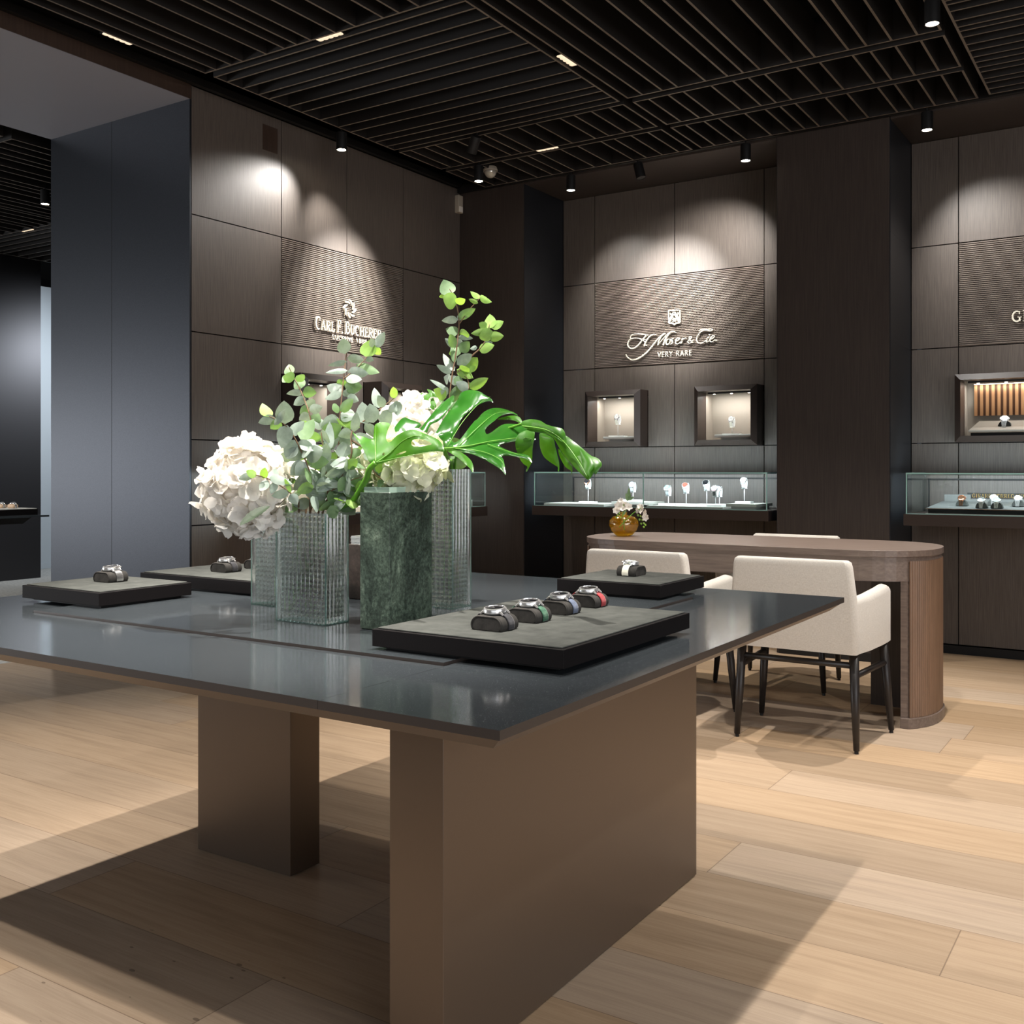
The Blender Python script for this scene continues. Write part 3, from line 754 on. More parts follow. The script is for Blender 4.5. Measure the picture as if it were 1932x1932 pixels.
def serif_text(m, txt, place, u0, v0, total, hcap, hsmall=None, dep=0.012):
    """txt: letters after a '^' are full height, others small caps"""
    seq = []; big = False
    for ch in txt:
        if ch == '^': big = True; continue
        seq.append((ch, big)); big = False
    w = sum(GL[c][0] * (1.12 if (b and hsmall) else 1) + 0.05 for c, b in seq)
    k = total / w; u = u0
    for c, b in seq:
        h = hcap if (b or not hsmall) else hsmall
        kx = k * (1.12 if (b and hsmall) else 1)
        for pts, wd in GL[c][1]:
            if len(pts) == 2 and pts[0][0] == pts[1][0]:
                pass
            P = [(u + p[0] * kx, v0 + p[1] * h) for p in pts]
            wk = (kx + h) / 2
            W = [x * wk for x in wd] if isinstance(wd, list) else wd * wk
            ribbon(m, P, W, place, dep)
        u += (GL[c][0] + 0.05) * kx if not (b and hsmall) else GL[c][0] * kx + 0.05 * k

def sans_text(txt, size, align='CENTER', sx=1.0, space=1.1, ext=0.004):
    cu = bpy.data.curves.new('lettering', 'FONT'); cu.body = txt; cu.size = size; cu.align_x = align; cu.extrude = ext; cu.space_character = space; cu.offset = -size * 0.012
    tmp = bpy.data.objects.new('tmp', cu); COL.objects.link(tmp)
    dg = bpy.context.evaluated_depsgraph_get()
    me = bpy.data.meshes.new_from_object(tmp.evaluated_get(dg))
    bpy.data.objects.remove(tmp)
    for v in me.vertices: v.co.x *= sx
    return me

# -- sign on the left wall: u = y, v = z
PLx = lambda u, v, w: (XL + 0.008 + w, u, v)
t = thing('wall_sign', 'cream pinwheel emblem over serif lettering on the ribbed panel', 'sign', (0, 0, 0))
m = MB()
ec = at_x(656, 583, XL)
for i in range(8):
    a0 = i * 45
    pts = []
    for q in range(7):
        f = q / 6; rr = 0.028 + 0.027 * f; aa = math.radians(a0 + 50 * f)
        pts.append((ec.y + rr * math.cos(aa) , ec.z + rr * 1.02 * math.sin(aa)))
    ribbon(m, pts, [0.003, 0.006, 0.008, 0.0095, 0.010, 0.010, 0.009], PLx)
m.build('emblem', M['letters'], t)
p0 = at_x(591, 617, XL); p1 = at_x(716, 637, XL)
m = MB(); serif_text(m, '^CARL ^F. ^BUCHERER', PLx, p0.y, p0.z - 0.012, p1.y - p0.y, 0.077, 0.060); m.build('lettering', M['letters'], t)
for wd_, pa, pb in (('LUCERNE', 623.5, 662.0), ('1888', 668.0, 688.0)):
    me = sans_text(wd_, 0.040, 'LEFT', 1.0, 1.25); me.materials.append(M['letters'])
    o = bpy.data.objects.new('tagline_lettering', me); COL.objects.link(o); o.parent = t
    p2 = at_x(pa, 640, XL); p3 = at_x(pb, 648, XL)
    ww = max(v.co.x for v in me.vertices)
    for v in me.vertices: v.co.x *= (p3.y - p2.y) / ww
    o.location = (XL + 0.014, p2.y, at_x(623.5, 640, XL).z); o.rotation_euler = (PI / 2, 0, PI / 2)

# -- sign in the middle bay: script lettering traced on the wall plane
YS = YB - 0.010
PLy = lambda u, v, w: (u, YS - w, v)
def zi(x, y):  # point of the enlarged sign detail -> (x, z) on the wall
    p = at_y(1160 + x / 8.05, 560 + y / 8.05, YS); return (p.x, p.z)
t = thing('wall_sign', 'cream shield emblem over flowing script lettering on the ribbed panel', 'sign', (0, 0, 0))
def stroke(m, pts, w0, w1=None, w2=None):
    P = catmull(pts, 5); n = len(P); k = 1 / (F_PX * 8.05) * 6.6 * 1.08
    w1 = w0 if w1 is None else w1; w2 = w0 if w2 is None else w2
    W = []
    for i in range(n):
        f = i / (n - 1)
        W.append((w0 * (1 - 2 * f) + w1 * 2 * f if f < 0.5 else w1 * (2 - 2 * f) + w2 * (2 * f - 1)) * k)
    ribbon(m, [zi(*p) for p in P], W, PLy, 0.012)
m = MB()
stroke(m, [(258, 640), (243, 618), (262, 585), (320, 566), (400, 566), (500, 582)], 7, 9, 13)
stroke(m, [(505, 580), (465, 610), (420, 665), (370, 728), (318, 772), (262, 788), (215, 758), (204, 712), (232, 655), (300, 628), (368, 632), (430, 658), (470, 690)], 18, 15, 8)
stroke(m, [(642, 576), (590, 572), (540, 602), (500, 650), (470, 702), (452, 752)], 8, 18, 16)
stroke(m, [(420, 660), (470, 652), (512, 645)], 7, 10, 7)
stroke(m, [(484, 728), (484, 746)], 18)
stroke(m, [(765, 552), (700, 600), (640, 668), (580, 745), (500, 838), (418, 905), (335, 950), (268, 960), (212, 930), (186, 898), (174, 872)], 8, 22, 8)
stroke(m, [(770, 555), (712, 610), (678, 672), (660, 738)], 14, 16, 12)
stroke(m, [(662, 738), (715, 668), (785, 590), (850, 540), (905, 528), (936, 548)], 8, 10, 8)
stroke(m, [(852, 545), (800, 605), (768, 668), (742, 738)], 14, 22, 20)
stroke(m, [(845, 640), (808, 650), (786, 690), (795, 722), (822, 718), (846, 685), (848, 650), (832, 640)], 9, 16, 9)
stroke(m, [(898, 632), (872, 650), (880, 675), (878, 705), (850, 720)], 10, 15, 8)
stroke(m, [(935, 675), (970, 660), (992, 635), (968, 628), (940, 655), (930, 695), (948, 718), (985, 705), (1010, 685)], 8, 16, 8)
stroke(m, [(1040, 625), (1030, 665), (1012, 710)], 12, 18, 14)
stroke(m, [(1022, 680), (1050, 645), (1078, 628), (1096, 636)], 8, 10, 14)
stroke(m, [(1198, 655), (1168, 695), (1132, 706), (1117, 684), (1135, 655), (1165, 632), (1168, 612), (1148, 606), (1138, 628), (1160, 668), (1196, 700)], 8, 11, 10)
stroke(m, [(1290, 532), (1300, 508), (1350, 494), (1420, 496), (1475, 490), (1488, 508), (1465, 520), (1415, 512), (1350, 515), (1300, 548), (1260, 605), (1250, 660), (1275, 700), (1330, 705), (1385, 668), (1440, 610)], 8, 12, 8)
stroke(m, [(1425, 612), (1405, 655), (1400, 688), (1425, 682), (1450, 655)], 16, 16, 8)
stroke(m, [(1446, 568), (1448, 586)], 18)
stroke(m, [(1455, 650), (1495, 632), (1520, 605), (1500, 592), (1470, 618), (1452, 662), (1470, 688), (1508, 672), (1532, 650)], 8, 16, 8)
stroke(m, [(1546, 652), (1548, 672)], 18)
m.build('lettering', M['letters'], t)
# shield
m = MB()
stroke(m, [(826, 212), (826, 300), (826, 385)], 12); stroke(m, [(996, 205), (998, 290), (998, 375)], 12)
ribbon(m, [zi(820, 212), zi(1000, 205)], 0.006, PLy)
ribbon(m, [zi(822, 380), zi(842, 402), zi(880, 402), zi(912, 425), zi(945, 400), zi(985, 396), zi(1001, 372)], 0.010, PLy)
ribbon(m, [zi(836, 372), zi(908, 238)], 0.017, PLy); ribbon(m, [zi(908, 238), zi(988, 368)], 0.017, PLy)
for (a, b) in (((850, 250), (858, 275)), ((962, 240), (972, 268)), ((890, 360), (900, 320)), ((912, 375), (912, 320)), ((938, 362), (930, 325)), ((885, 375), (940, 372))):
    ribbon(m, [zi(*a), zi(*b)], 0.006, PLy)
m.build('emblem', M['letters'], t)
for wd_, pa, pb in (('VERY', 655, 885), ('RARE', 935, 1175)):
    me = sans_text(wd_, 0.056, 'LEFT', 1.0, 1.15); me.materials.append(M['letters'])
    o = bpy.data.objects.new('tagline_lettering', me); COL.objects.link(o); o.parent = t
    a, b = zi(pa, 925), zi(pb, 900); ww = max(v.co.x for v in me.vertices)
    for v in me.vertices: v.co.x *= (b[0] - a[0]) / ww
    o.location = (a[0], YS - 0.008, zi(655, 925)[1]); o.rotation_euler = (PI / 2, 0, 0)
# -- third sign, cut by the picture's edge
t = thing('wall_sign', 'cream serif lettering on the ribbed panel over the wide glowing niche', 'sign', (0, 0, 0))
a = at_y(1909, 608, YS)
m = MB(); serif_text(m, '^GI^RARD-^PERREGAUX', PLy, a.x, a.z, 0.80, 0.062)
m.build('lettering', M['letters'], t)

# ================================================================ WALL NICHES
def wall_niche(loc, rz, wd, label, prot=0.12, glow=6, rich=False):
    """local: x across (0..wd), -y out of the wall, z up from the bottom edge"""
    H = 0.394; e = 0.035; f = prot; n = 0.027; bk = 0.115
    t = thing('display_niche', label, 'display niche', loc, rz, 'box niches framed in dark bronze on the panel wall')
    m = MB()
    O = [(0, 0), (wd, 0), (wd, H), (0, H)]; I = [(e, e), (wd - e, e), (wd - e, H - e), (e, H - e)]
    vs = [(x, 0.0, z) for x, z in O] + [(x, -f, z) for x, z in O] + [(x, -f - n, z) for x, z in I] + [(x, 0.0, z) for x, z in I]
    fs = []
    for i in range(4):
        j = (i + 1) % 4
        fs += [(i, j, 4 + j, 4 + i), (4 + i, 4 + j, 8 + j, 8 + i), (8 + i, 8 + j, 12 + j, 12 + i), (12 + i, 12 + j, j, i)]
    m.add(vs, fs); m.build('frame', M['shelf'], t, fix=True)
    m = MB(); g = 0.0005
    a0, a1, b0, b1 = e - g, wd - e + g, e - g, H - e + g
    vs = [(a0, -f - n + 0.02, b0), (a1, -f - n + 0.02, b0), (a1, -f - n + 0.02, b1), (a0, -f - n + 0.02, b1), (a0, bk, b0), (a1, bk, b0), (a1, bk, b1), (a0, bk, b1)]
    m.add([(v[0], v[1], v[2]) for v in vs], [(0, 1, 5, 4), (1, 2, 6, 5), (2, 3, 7, 6), (3, 0, 4, 7), (4, 5, 6, 7)])
    m.build('lining', M['niche_in'], t)
    m = MB(); m.box(e + 0.02, wd - e - 0.02, -0.02, 0.01, H - e - 0.010, H - e - 0.001); m.build('light_rail', M['black'], t)
    nl = 3 if wd < 0.6 else 8
    for i in range(nl):
        xx = e + (wd - 2 * e) * (i + 0.5) / nl
        c = MB(); c.lathe([(0.0, 0), (0.008, 0), (0.008, 0.003), (0.0, 0.003)], (xx, -0.005, H - e - 0.014), 12)
        c.build('puck_light', M['led'], t)
    R = Matrix.Rotation(rz, 4, 'Z'); L = Vector(loc)
    c = L + R @ Vector((wd / 2, -0.01, H - e - 0.02)); tg = L + R @ Vector((wd / 2, 0.03, 0))
    area_light(c, tg, glow, wd - 0.12, 0.05, NEUT)
    if not rich:
        m = MB(); m.box(e + 0.10, wd - e - 0.002, -0.10, 0.02, e + 0.018, e + 0.036); m.box(e + 0.14, wd - e - 0.01, -0.08, 0.01, e, e + 0.018)
        m.build('shelf', M['plate'], t)
    return t
wall_niche((-3.542, YB, 1.2535), 0, 0.434, 'small square lit niche under the script sign, near the room corner', glow=1.6)
wall_niche((-2.710, YB, 1.2535), 0, 0.434, 'small square lit niche under the script sign, beside the wide pillar', glow=1.6)
wall_niche((-1.088, YB, 1.2535), 0, 1.259, 'wide lit niche with copper slats and one watch', glow=3, rich=True)
wall_niche((XL, 4.249, 1.2535), PI / 2, 0.41, 'square lit niche behind the eucalyptus, nearer the passage', prot=0.15, glow=1.2)
wall_niche((XL, 4.957, 1.2535), PI / 2, 0.41, 'square lit niche above the white flowers on the side wall, nearer the corner', prot=0.15, glow=1.2)
# what stands in the wide niche
t = thing('slatted_backdrop_screen', 'copper and black vertical slats glowing at the back of the wide niche', 'screen', (-1.015, YB + 0.095, 1.30))
m = MB(); k = 0
m.box(0.0, 0.98, 0.004, 0.012, 0.115, 0.296); m.build('backing', pbr('copper_backing', '5B4030', 0.3, 0.7), t)
for i in range(31):
    m = MB(); m.box(i * 0.0315, i * 0.0315 + (0.017 if i < 9 or i % 4 else 0.024), -0.006, 0.004, 0.113, 0.298); m.build('vertical_slat', pbr('copper_slat', 'B98A62', 0.3, 0.7) if i == 0 else bpy.data.materials['copper_slat'], t)
m = MB(); m.box(0, 0.98, -0.012, -0.008, 0.298, 0.301); m.build('light_strip', M['led'], t)
p = bpy.data.materials['copper_slat']
t = thing('display_pedestal', 'sloped cream display plinth in the wide niche', 'display stand', (-1.015, YB - 0.06, 1.289))
m = MB(); m.prism([(0, -0.05), (0.62, -0.05), (0.70, 0.13), (0.03, 0.13)], 0.012, 0.022, None)
for i, v in enumerate(m.v): m.v[i] = (v[0], v[1], v[2] + (v[1] + 0.05) * 0.33 + 0.01)
m.build('sloped_top', pbr('greige_slope', '77736A', 0.5), t)
m = MB(); m.box(0.01, 0.61, -0.04, 0.10, 0, 0.018); m.build('plinth', M['black'], t)
m = MB(); m.box(0.14, 0.24, -0.035, -0.015, 0.031, 0.038); m.build('name_plate', M['plate'], t)

# ================================================================ GLASS WALL CASES
def glass_case(loc, rz, L, dep, label, dividers=(), rail=True):
    """local x 0..L along the wall, y 0 wall plane, -dep front; z absolute"""
    t = thing('glass_display_case', label, 'display case', loc, rz, 'glass wall cases on dark bronze shelves')
    zt0, zt1, zg = 0.782, 0.846, 1.076; th = 0.008
    m = MB(); m.box(0, L, -dep, -0.001, zt0, zt1); m.build('shelf', M['shelf'], t, bevel=0.001)
    f = -dep + 0.012; a, b = 0.012, L - 0.012
    def pane(nm, *bx):
        q = MB(); q.box(*bx); return q.build(nm, M['caseglass'], t)
    pane('glass_front', a, b, f, f + th, zt1, zg - th)
    pane('glass_top', a, b, f, -0.002, zg - th, zg)
    pane('glass_side', a, a + th, f + th, -0.002, zt1, zg - th)
    pane('glass_side', b - th, b, f + th, -0.002, zt1, zg - th)
    m = MB(); e = 0.0016
    m.box(a - e, b + e, f - e, f, zg - th, zg + e / 2); m.box(a - e, a, f, -0.002, zg - th, zg + e / 2); m.box(b, b + e, f, -0.002, zg - th, zg + e / 2)
    m.box(a - e, a + th * 0.6, f - e, f, zt1, zg - th); m.box(b - th * 0.6, b + e, f - e, f, zt1, zg - th)
    m.box(a, b, f - e, f, zt1, zt1 + 0.003)
    for d in dividers: m.box(d - 0.004, d + 0.004, f - e, f, zt1, zg - th)
    m.build('glass_edge', M['glassedge'], t)
    if rail:
        m = MB(); m.box(a + th + 0.01, b - th - 0.01, -0.03, -0.02, zg - 0.045, zg - 0.035)
        for q in (a + th + 0.012, b - th - 0.02): m.box(q, q + 0.008, -0.03, -0.02, zt1, zg - 0.045)
        m.build('back_rail', M['black'], t)
    m = MB(); m.box(a + 0.03, b - 0.03, f + th + 0.002, f + th + 0.006, zg - th - 0.004, zg - th - 0.001); m.build('led_strip', M['black'], t)
    R = Matrix.Rotation(rz, 4, 'Z'); LL = Vector(loc)
    c = LL + R @ Vector((L / 2, f + 0.03, zg - 0.02)); tg = LL + R @ Vector((L / 2, -0.03, zt1 + 0.03))
    area_light(c, tg, 10 * L / 1.67, L - 0.1, 0.015, COOL)
    return t
dv = at_y(1214, 900, YP + 0.012).x
glass_case((-3.727, YB, 0), 0, 1.668, 0.538, 'long glass case under the script sign, watches on white stands', [dv + 3.727])
glass_case((-1.284, YB, 0), 0, 1.67, 0.538, 'long glass case with grey sloped display and gold lettering')
glass_case((XL, 3.88, 0), PI / 2, 1.845, 0.43, 'long glass case on the side wall, mostly behind the bouquet and vases')

# ================================================================ WATCHES
def watch_case(t, c, nrm, up, r, metal, dial, bez=None):
    """round watch head: c centre, nrm facing direction, up = twelve o'clock"""
    nrm = Vector(nrm).normalized(); up = Vector(up).normalized(); sd = up.cross(nrm).normalized()
    m = MB(); m.lathe([(0, -0.005), (r * 0.90, -0.005), (r, -0.002), (r, 0.003), (r * 0.93, 0.0062), (r * 0.86, 0.0066), (r * 0.83, 0.0045), (0, 0.0045)], c, 36, nrm)
    for sgn in (1, -1):      # lugs
        for q in (-1, 1):
            a = Vector(c) + up * sgn * r * 0.80 + sd * q * r * 0.50
            b = Vector(c) + up * sgn * r * 1.18 + sd * q * r * 0.50 - nrm * 0.006
            m.tube([a, b], [0.0033, 0.0022], 6)
    cr = Vector(c) + sd * r * 0.97
    m.tube([cr, cr + sd * 0.005], 0.0032, 10)
    for q in (-0.45, 0.45):
        cr = Vector(c) + sd * r * 0.86 + up * r * q; m.tube([cr, cr + sd * 0.005], 0.0022, 8)
    autosmooth(m.build('case', metal, t))
    m = MB(); m.lathe([(0, 0.0046), (r * 0.82, 0.0046), (r * 0.82, 0.0052), (0, 0.0052)], c, 32, nrm); m.build('dial', dial, t)
    m = MB()
    for ang, ln in ((0.6, 0.55), (-0.7, 0.7)):
        d = up * math.cos(ang) + sd * math.sin(ang); p = Vector(c) + nrm * 0.0057
        q = d.cross(nrm) * 0.0006
        m.add([p - q, p + q, p + d * r * ln + q, p + d * r * ln - q], [(0, 1, 2, 3)])
    m.build('hands', metal if dial is not M['dial_white'] else M['black'], t)

def cushion_profile(w=0.074, h=0.028, n=10, grow=0.0):
    """cross section in (x,z): flat bottom, generous rounded top"""
    P = [(-w / 2 + 0.004, 0.0), (-w / 2 + 0.001 - grow, 0.004)]
    r = 0.019
    for i in range(n + 1):
        a = PI - (PI / 2) * i / n; P.append((-w / 2 + r + (r + grow) * math.cos(a), h - r + (r + grow) * math.sin(a)))
    for i in range(n + 1):
        a = PI / 2 - (PI / 2) * i / n; P.append((w / 2 - r + (r + grow) * math.cos(a), h - r + (r + grow) * math.sin(a)))
    P += [(w / 2 - 0.001 + grow, 0.004), (w / 2 - 0.004, 0)]
    return P

def cushion(loc, rz, label):
    t = thing('watch_cushion', label, 'watch cushion', loc, rz, 'suede watch cushions on the island table')
    prof = cushion_profile()
    rows = []; cx, cz = 0, 0.013
    for y, k in ((-0.030, 0.93), (-0.028, 0.985), (-0.024, 1), (0.024, 1), (0.028, 0.985), (0.030, 0.93)):
        rows.append([(cx + (x - cx) * k, y, max(0, cz + (z - cz) * k)) for x, z in prof])
    m = MB(); m.grid(rows); n = len(prof)
    m.f += [list(range(n)), [len(rows) * n - 1 - i for i in range(n)]]; m.mi += [0, 0]
    autosmooth(m.build('pad', M['suede_dark'], t), 0.45)
    m = MB(); pp = [(x * 0.92, -0.0305, 0.0135 + (z - 0.0135) * 0.88) for x, z in prof]; m.tube(pp, 0.0014, 6); m.build('piping', M['suede_dark'], t, smooth=True)
    return t

def cushion_watch(loc, rz, label, strap, metal=None, dial=None, bracelet=False, r=0.0225):
    metal = metal or M['steel']; dial = dial or M['dial']
    t = thing('wristwatch', label, 'watch', loc, rz, 'watches laid out on the island table trays')
    watch_case(t, (0, 0, 0.0355), (0.0, -0.10, 1), (-1, 0, 0), r, metal, dial)
    prof = cushion_profile(grow=0.0028); prof = prof[1:-1]
    for part, sel in (('strap', [p for p in prof if p[0] > 0.010]), ('strap', [p for p in prof if p[0] < -0.010])):
        m = MB()
        hw = 0.010
        sel = sorted(sel, key=lambda p: -p[1] if True else 0)
        sel = [(0.020 if sel[0][0] > 0 else -0.020, 0.0315)] + sel + [(sel[-1][0] * 0.99, 0.002)]
        if bracelet:
            L = catmull(sel, 3)
            for i in range(0, len(L) - 1):
                a = Vector((L[i][0], 0, L[i][1])); b = Vector((L[i + 1][0], 0, L[i + 1][1]))
                if (b - a).length < 0.0005: continue
                for (y0, y1) in ((-0.010, -0.0035), (-0.003, 0.003), (0.0035, 0.010)):
                    d = (b - a).normalized(); nn = Vector((-d.z, 0, d.x)) * 0.0012
                    p, q = a + d * 0.0003, b - d * 0.0003
                    m.add([(v.x, y, v.z) for y in (y0, y1) for v in (p - nn, q - nn, q + nn, p + nn)], [(0, 1, 2, 3), (7, 6, 5, 4), (0, 4, 5, 1), (1, 5, 6, 2), (2, 6, 7, 3), (3, 7, 4, 0)])
            m.build('bracelet', metal, t)
        else:
            rows = [[(x, y, z) for x, z in sel] for y in (-hw, -hw + 0.002, 0, hw - 0.002, hw)]
            m.grid(rows); autosmooth(m.build(part, strap, t, solid=0.0015))
    return t

# watch on a stand: small plinth, rod, cuff; and the watch on the cuff
def stand(x, y, z0, h, base, label, group):
    t = thing('watch_stand', label, 'watch stand', (x, y, z0), 0, group)
    bw, bd, bh = base
    m = MB(); m.box(-bw / 2, bw / 2, -bd / 2, bd / 2, 0, bh); m.build('base', M['white_acr'], t)
    m = MB(); m.tube([(0, 0, bh), (0, 0, h)], 0.0024, 8); m.build('rod', M['white_acr'], t, smooth=True)
    P = [(-0.012, 0, h), (-0.015, 0, h + 0.012), (-0.017, 0, h + 0.04), (-0.012, 0, h + 0.062)]
    m = MB()
    m.box(-0.014, 0.014, -0.010, 0.016, h, h + 0.003)
    ring = [(-0.002 + 0.024 * math.cos(a) * 1.0, 0.032 * math.sin(a)) for a in [i * 2 * PI / 20 for i in range(21)]]
    rows = [[(xx, 0.006 + yy * 0.75, h + 0.033 + zz * 1.05) for yy, zz in ring] for xx in (-0.012, 0.012)]
    m.grid(rows); m.build('cuff', M['white_acr'], t, solid=0.002)
    return t
def stand_watch(x, y, z0, h, dial, metal, strap, label, group, r=0.021, rz=0.0):
    t = thing('wristwatch', label, 'watch', (x, y, z0), rz, group)
    c = Vector((0, -0.020, h + 0.052))
    watch_case(t, c, (0.05, -0.86, 0.50), (0, 0.5, 0.86), r, metal, dial)
    rows = []
    path = [(-0.026, h + 0.036), (-0.027, h + 0.024), (-0.023, h + 0.008), (-0.010, h - 0.002)]
    m = MB(); m.grid([[(xx, yy, zz) for yy, zz in path] for xx in (-0.009, 0.009)])
    path2 = [(0.000, h + 0.066), (0.014, h + 0.067), (0.026, h + 0.056), (0.031, h + 0.036), (0.027, h + 0.014), (0.012, h + 0.004)]
    m.grid([[(xx, yy, zz) for yy, zz in path2] for xx in (-0.009, 0.009)])
    m.build('strap', strap, t, solid=0.0018)
    return t

# the middle case: plates and plinths on the shelf, then stands and watches
ZSH = 0.8465
def plate(x0, x1, y0, y1, z0, z1, label, grp='light slabs under the watch stands', mat=None):
    m = MB(); m.box(x0, x1, y0, y1, z0, z1); o = m.build('display_slab', mat or M['plate'], bevel=0.0008)
    return tag(o, label, 'display slab', grp)
def X(px, y): return at_y(px, 900, y).x
plate(X(1029, 6.08), X(1142, 6.08), 6.06, 6.36, ZSH, ZSH + 0.016, 'pale slab under the stand at the corner end of the watch case')
plate(X(1156, 6.12), X(1227, 6.12), 6.10, 6.34, ZSH + 0.016, ZSH + 0.034, 'raised pale slab behind the amber vase bouquet in the case')
plate(X(1164, 6.14), X(1212, 6.14), 6.12, 6.30, ZSH, ZSH + 0.016, 'small lower slab carrying the raised slab behind the amber vase')
plate(X(1222, 6.06), X(1365, 6.06), 6.045, 6.34, ZSH, ZSH + 0.014, 'long pale slab under the five watch stands of the case')
plate(X(1380, 6.06), X(1425, 6.06), 6.055, 6.32, ZSH, ZSH + 0.018, 'lower block of the stepped plinth at the pillar end of the case')
plate(X(1370, 6.05), X(1435, 6.12), 6.045, 6.34, ZSH + 0.018, ZSH + 0.036, 'upper block of the stepped plinth at the pillar end of the case')
G1 = 'watches on white stands in the middle glass case'; G2 = 'white watch stands in the middle glass case'
specs = [  # px, y, base z, centre py of the cuff top, dial, metal, words
    (1109.7, 6.20, ZSH + 0.016, 904, 'dial', 'rose', 'rose gold watch', 'under the drooping leaf tip'),
    (1194.5, 6.20, ZSH + 0.034, 909.5, 'dial_blue', 'steel', 'steel watch with pale blue dial', 'above the amber vase bouquet'),
    (1261, 6.18, ZSH + 0.014, 916, 'dial_green', 'steel', 'steel watch with teal dial', 'past the glass joint'),
    (1294.7, 6.18, ZSH + 0.014, 911, 'dial_red', 'steel', 'steel watch with red dial', 'between teal and black dials'),
    (1333.5, 6.22, ZSH + 0.014, 906, 'dial', 'steel', 'steel watch with black dial', 'taller than its neighbours'),
    (1350, 6.10, ZSH + 0.014, 917, 'dial_pink', 'steel', 'steel watch with pink dial', 'in front of the blue one'),
    (1357.5, 6.24, ZSH + 0.014, 917.5, 'dial_blue', 'steel', 'steel watch with grey blue dial', 'half hidden behind the pink one'),
    (1404.5, 6.18, ZSH + 0.036, 901.5, 'dial_white', 'steel', 'steel watch with silver dial', 'on the stepped plinth by the pillar'),
]
for (px, y, zb, pyt, dl, mt, wds, pl) in specs:
    p = at_y(px, pyt, y)
    h = p.z - 0.068 - zb
    st_l = 'white stand of the ' + wds.replace('steel watch with ', '').replace('rose gold watch', 'rose gold one') + ', ' + pl
    stand(p.x, y, zb, h, (0.115 if px < 1340 else 0.10, 0.06, 0.013), st_l, G2)
    stand_watch(p.x, y, zb, h, M[dl], M[mt], M['st_grey'], wds + ' on a stand ' + pl, G1)
# niche stands
for (px, pyt, pyb, wds) in ((1166, 783, 823, 'nearer the room corner'), (1381.5, 787, 817, 'beside the wide pillar')):
    y = YB - 0.03; p = at_y(px, pyt, y); zb = 1.2535 + 0.071 + 0.0005
    h = max(0.03, p.z - 0.068 - zb)
    stand(p.x, y, zb, h, (0.12, 0.06, 0.009), 'white watch stand in the square lit niche ' + wds, 'watch stands in the square niches')
    stand_watch(p.x, y, zb, h, M['dial_white'], M['steel'], M['st_cream'], 'bright silver watch in the square lit niche ' + wds, 'watches in the square niches')

# watches on small cuffs in the third case and the wide niche
def cuff_watch(x, y, z, metal, dial, label, grp, s=1.0, ang=0.5):
    c = thing('watch_cuff', 'grey cuff of the ' + ' '.join(label.split()[:12]), 'watch cuff', (x, y, z), 0, grp + ', their cuffs')
    prof = [(0.030 * math.cos(a) * s, 0.034 * math.sin(a) * s) for a in [i * PI / 14 for i in range(15)]]
    m = MB(); m.grid([[(px_, yy, pz) for px_, pz in prof] for yy in (-0.017 * s, 0.025 * s)])
    n = len(prof); m.f += [list(range(n)), [2 * n - 1 - i for i in range(n)]]; m.mi += [0, 0]
    m.build('pad', M['suede'], c)
    t = thing('wristwatch', label, 'watch', (x, y, z), 0, grp)
    nr = (0, -math.sin(ang + 0.25), math.cos(ang + 0.25))
    watch_case(t, (0, -0.018 * s, 0.042 * s), nr, (0, nr[2], -nr[1]), 0.0195 * s, metal, dial)
    m = MB()
    for i in range(5):
        f = i / 5; w0 = (0.0115 - 0.003 * f) * s
        z0 = (0.030 - 0.0062 * i) * s; y0 = (-0.033 - 0.0012 * i) * s
        for q in (-1, 0, 1):
            m.box(q * w0 * 0.68 - w0 * 0.3, q * w0 * 0.68 + w0 * 0.3, y0 - 0.0012, y0 + 0.0012, z0 - 0.0055 * s, z0)
    m.build('bracelet', metal, t)
GP = (-0.96, 6.04, ZSH)
t = thing('display_pedestal', 'wide grey sloped display with copper line in the end glass case', 'display stand', (at_y(1746, 950, 6.035).x, 6.035, ZSH + 0.0))
m = MB(); m.box(0.012, 1.30, 0.012, 0.30, 0.005, 0.030); m.build('plinth', M['black'], t)
m = MB(); m.box(0, 1.31, 0, 0.31, 0, 0.005); m.build('foot_plate', M['plate'], t)
m = MB(); m.box(-0.002, 1.31, -0.002, 0.004, 0.030, 0.033); m.build('copper_line', M['rose'], t)
m = MB(); m.add([(0, 0, .033), (1.31, 0, .033), (1.31, .27, .066), (.04, .27, .066), (0, 0, .03), (1.31, 0, .03), (1.31, .27, .03), (.04, .27, .03)], [(0, 1, 2, 3), (0, 4, 5, 1), (0, 3, 7, 4), (3, 2, 6, 7), (1, 5, 6, 2), (4, 7, 6, 5)])
m.build('sloped_top', pbr('display_grey', '565856', 0.65), t)
m = MB(); m.box(0.05, 0.19, .272, .285, 0.066, 0.105); m.box(0.19, 1.31, .272, .285, 0.066, 0.080); m.build('back_step', bpy.data.materials['display_grey'], t)
gx = at_y(1746, 950, 6.035).x
t = thing('gold_lettering', 'gold block lettering on a dark strip behind the sloped display', 'lettering', (0, 0, 0))
m = MB(); m.box(gx + 0.17, gx + 1.3, 6.322, 6.330, ZSH + 0.083, ZSH + 0.116); m.build('backing_strip', M['black'], t)
a = at_y(1834, 921, 6.32)
m = MB(); serif_text(m, 'GIRARD-PERREGAUX', lambda u, v, w: (u, 6.322 - w, v), a.x, ZSH + 0.089, at_y(1932, 921, 6.32).x - a.x + 0.01, 0.021, None, 0.004); m.build('gold_letters', M['gold'], t)
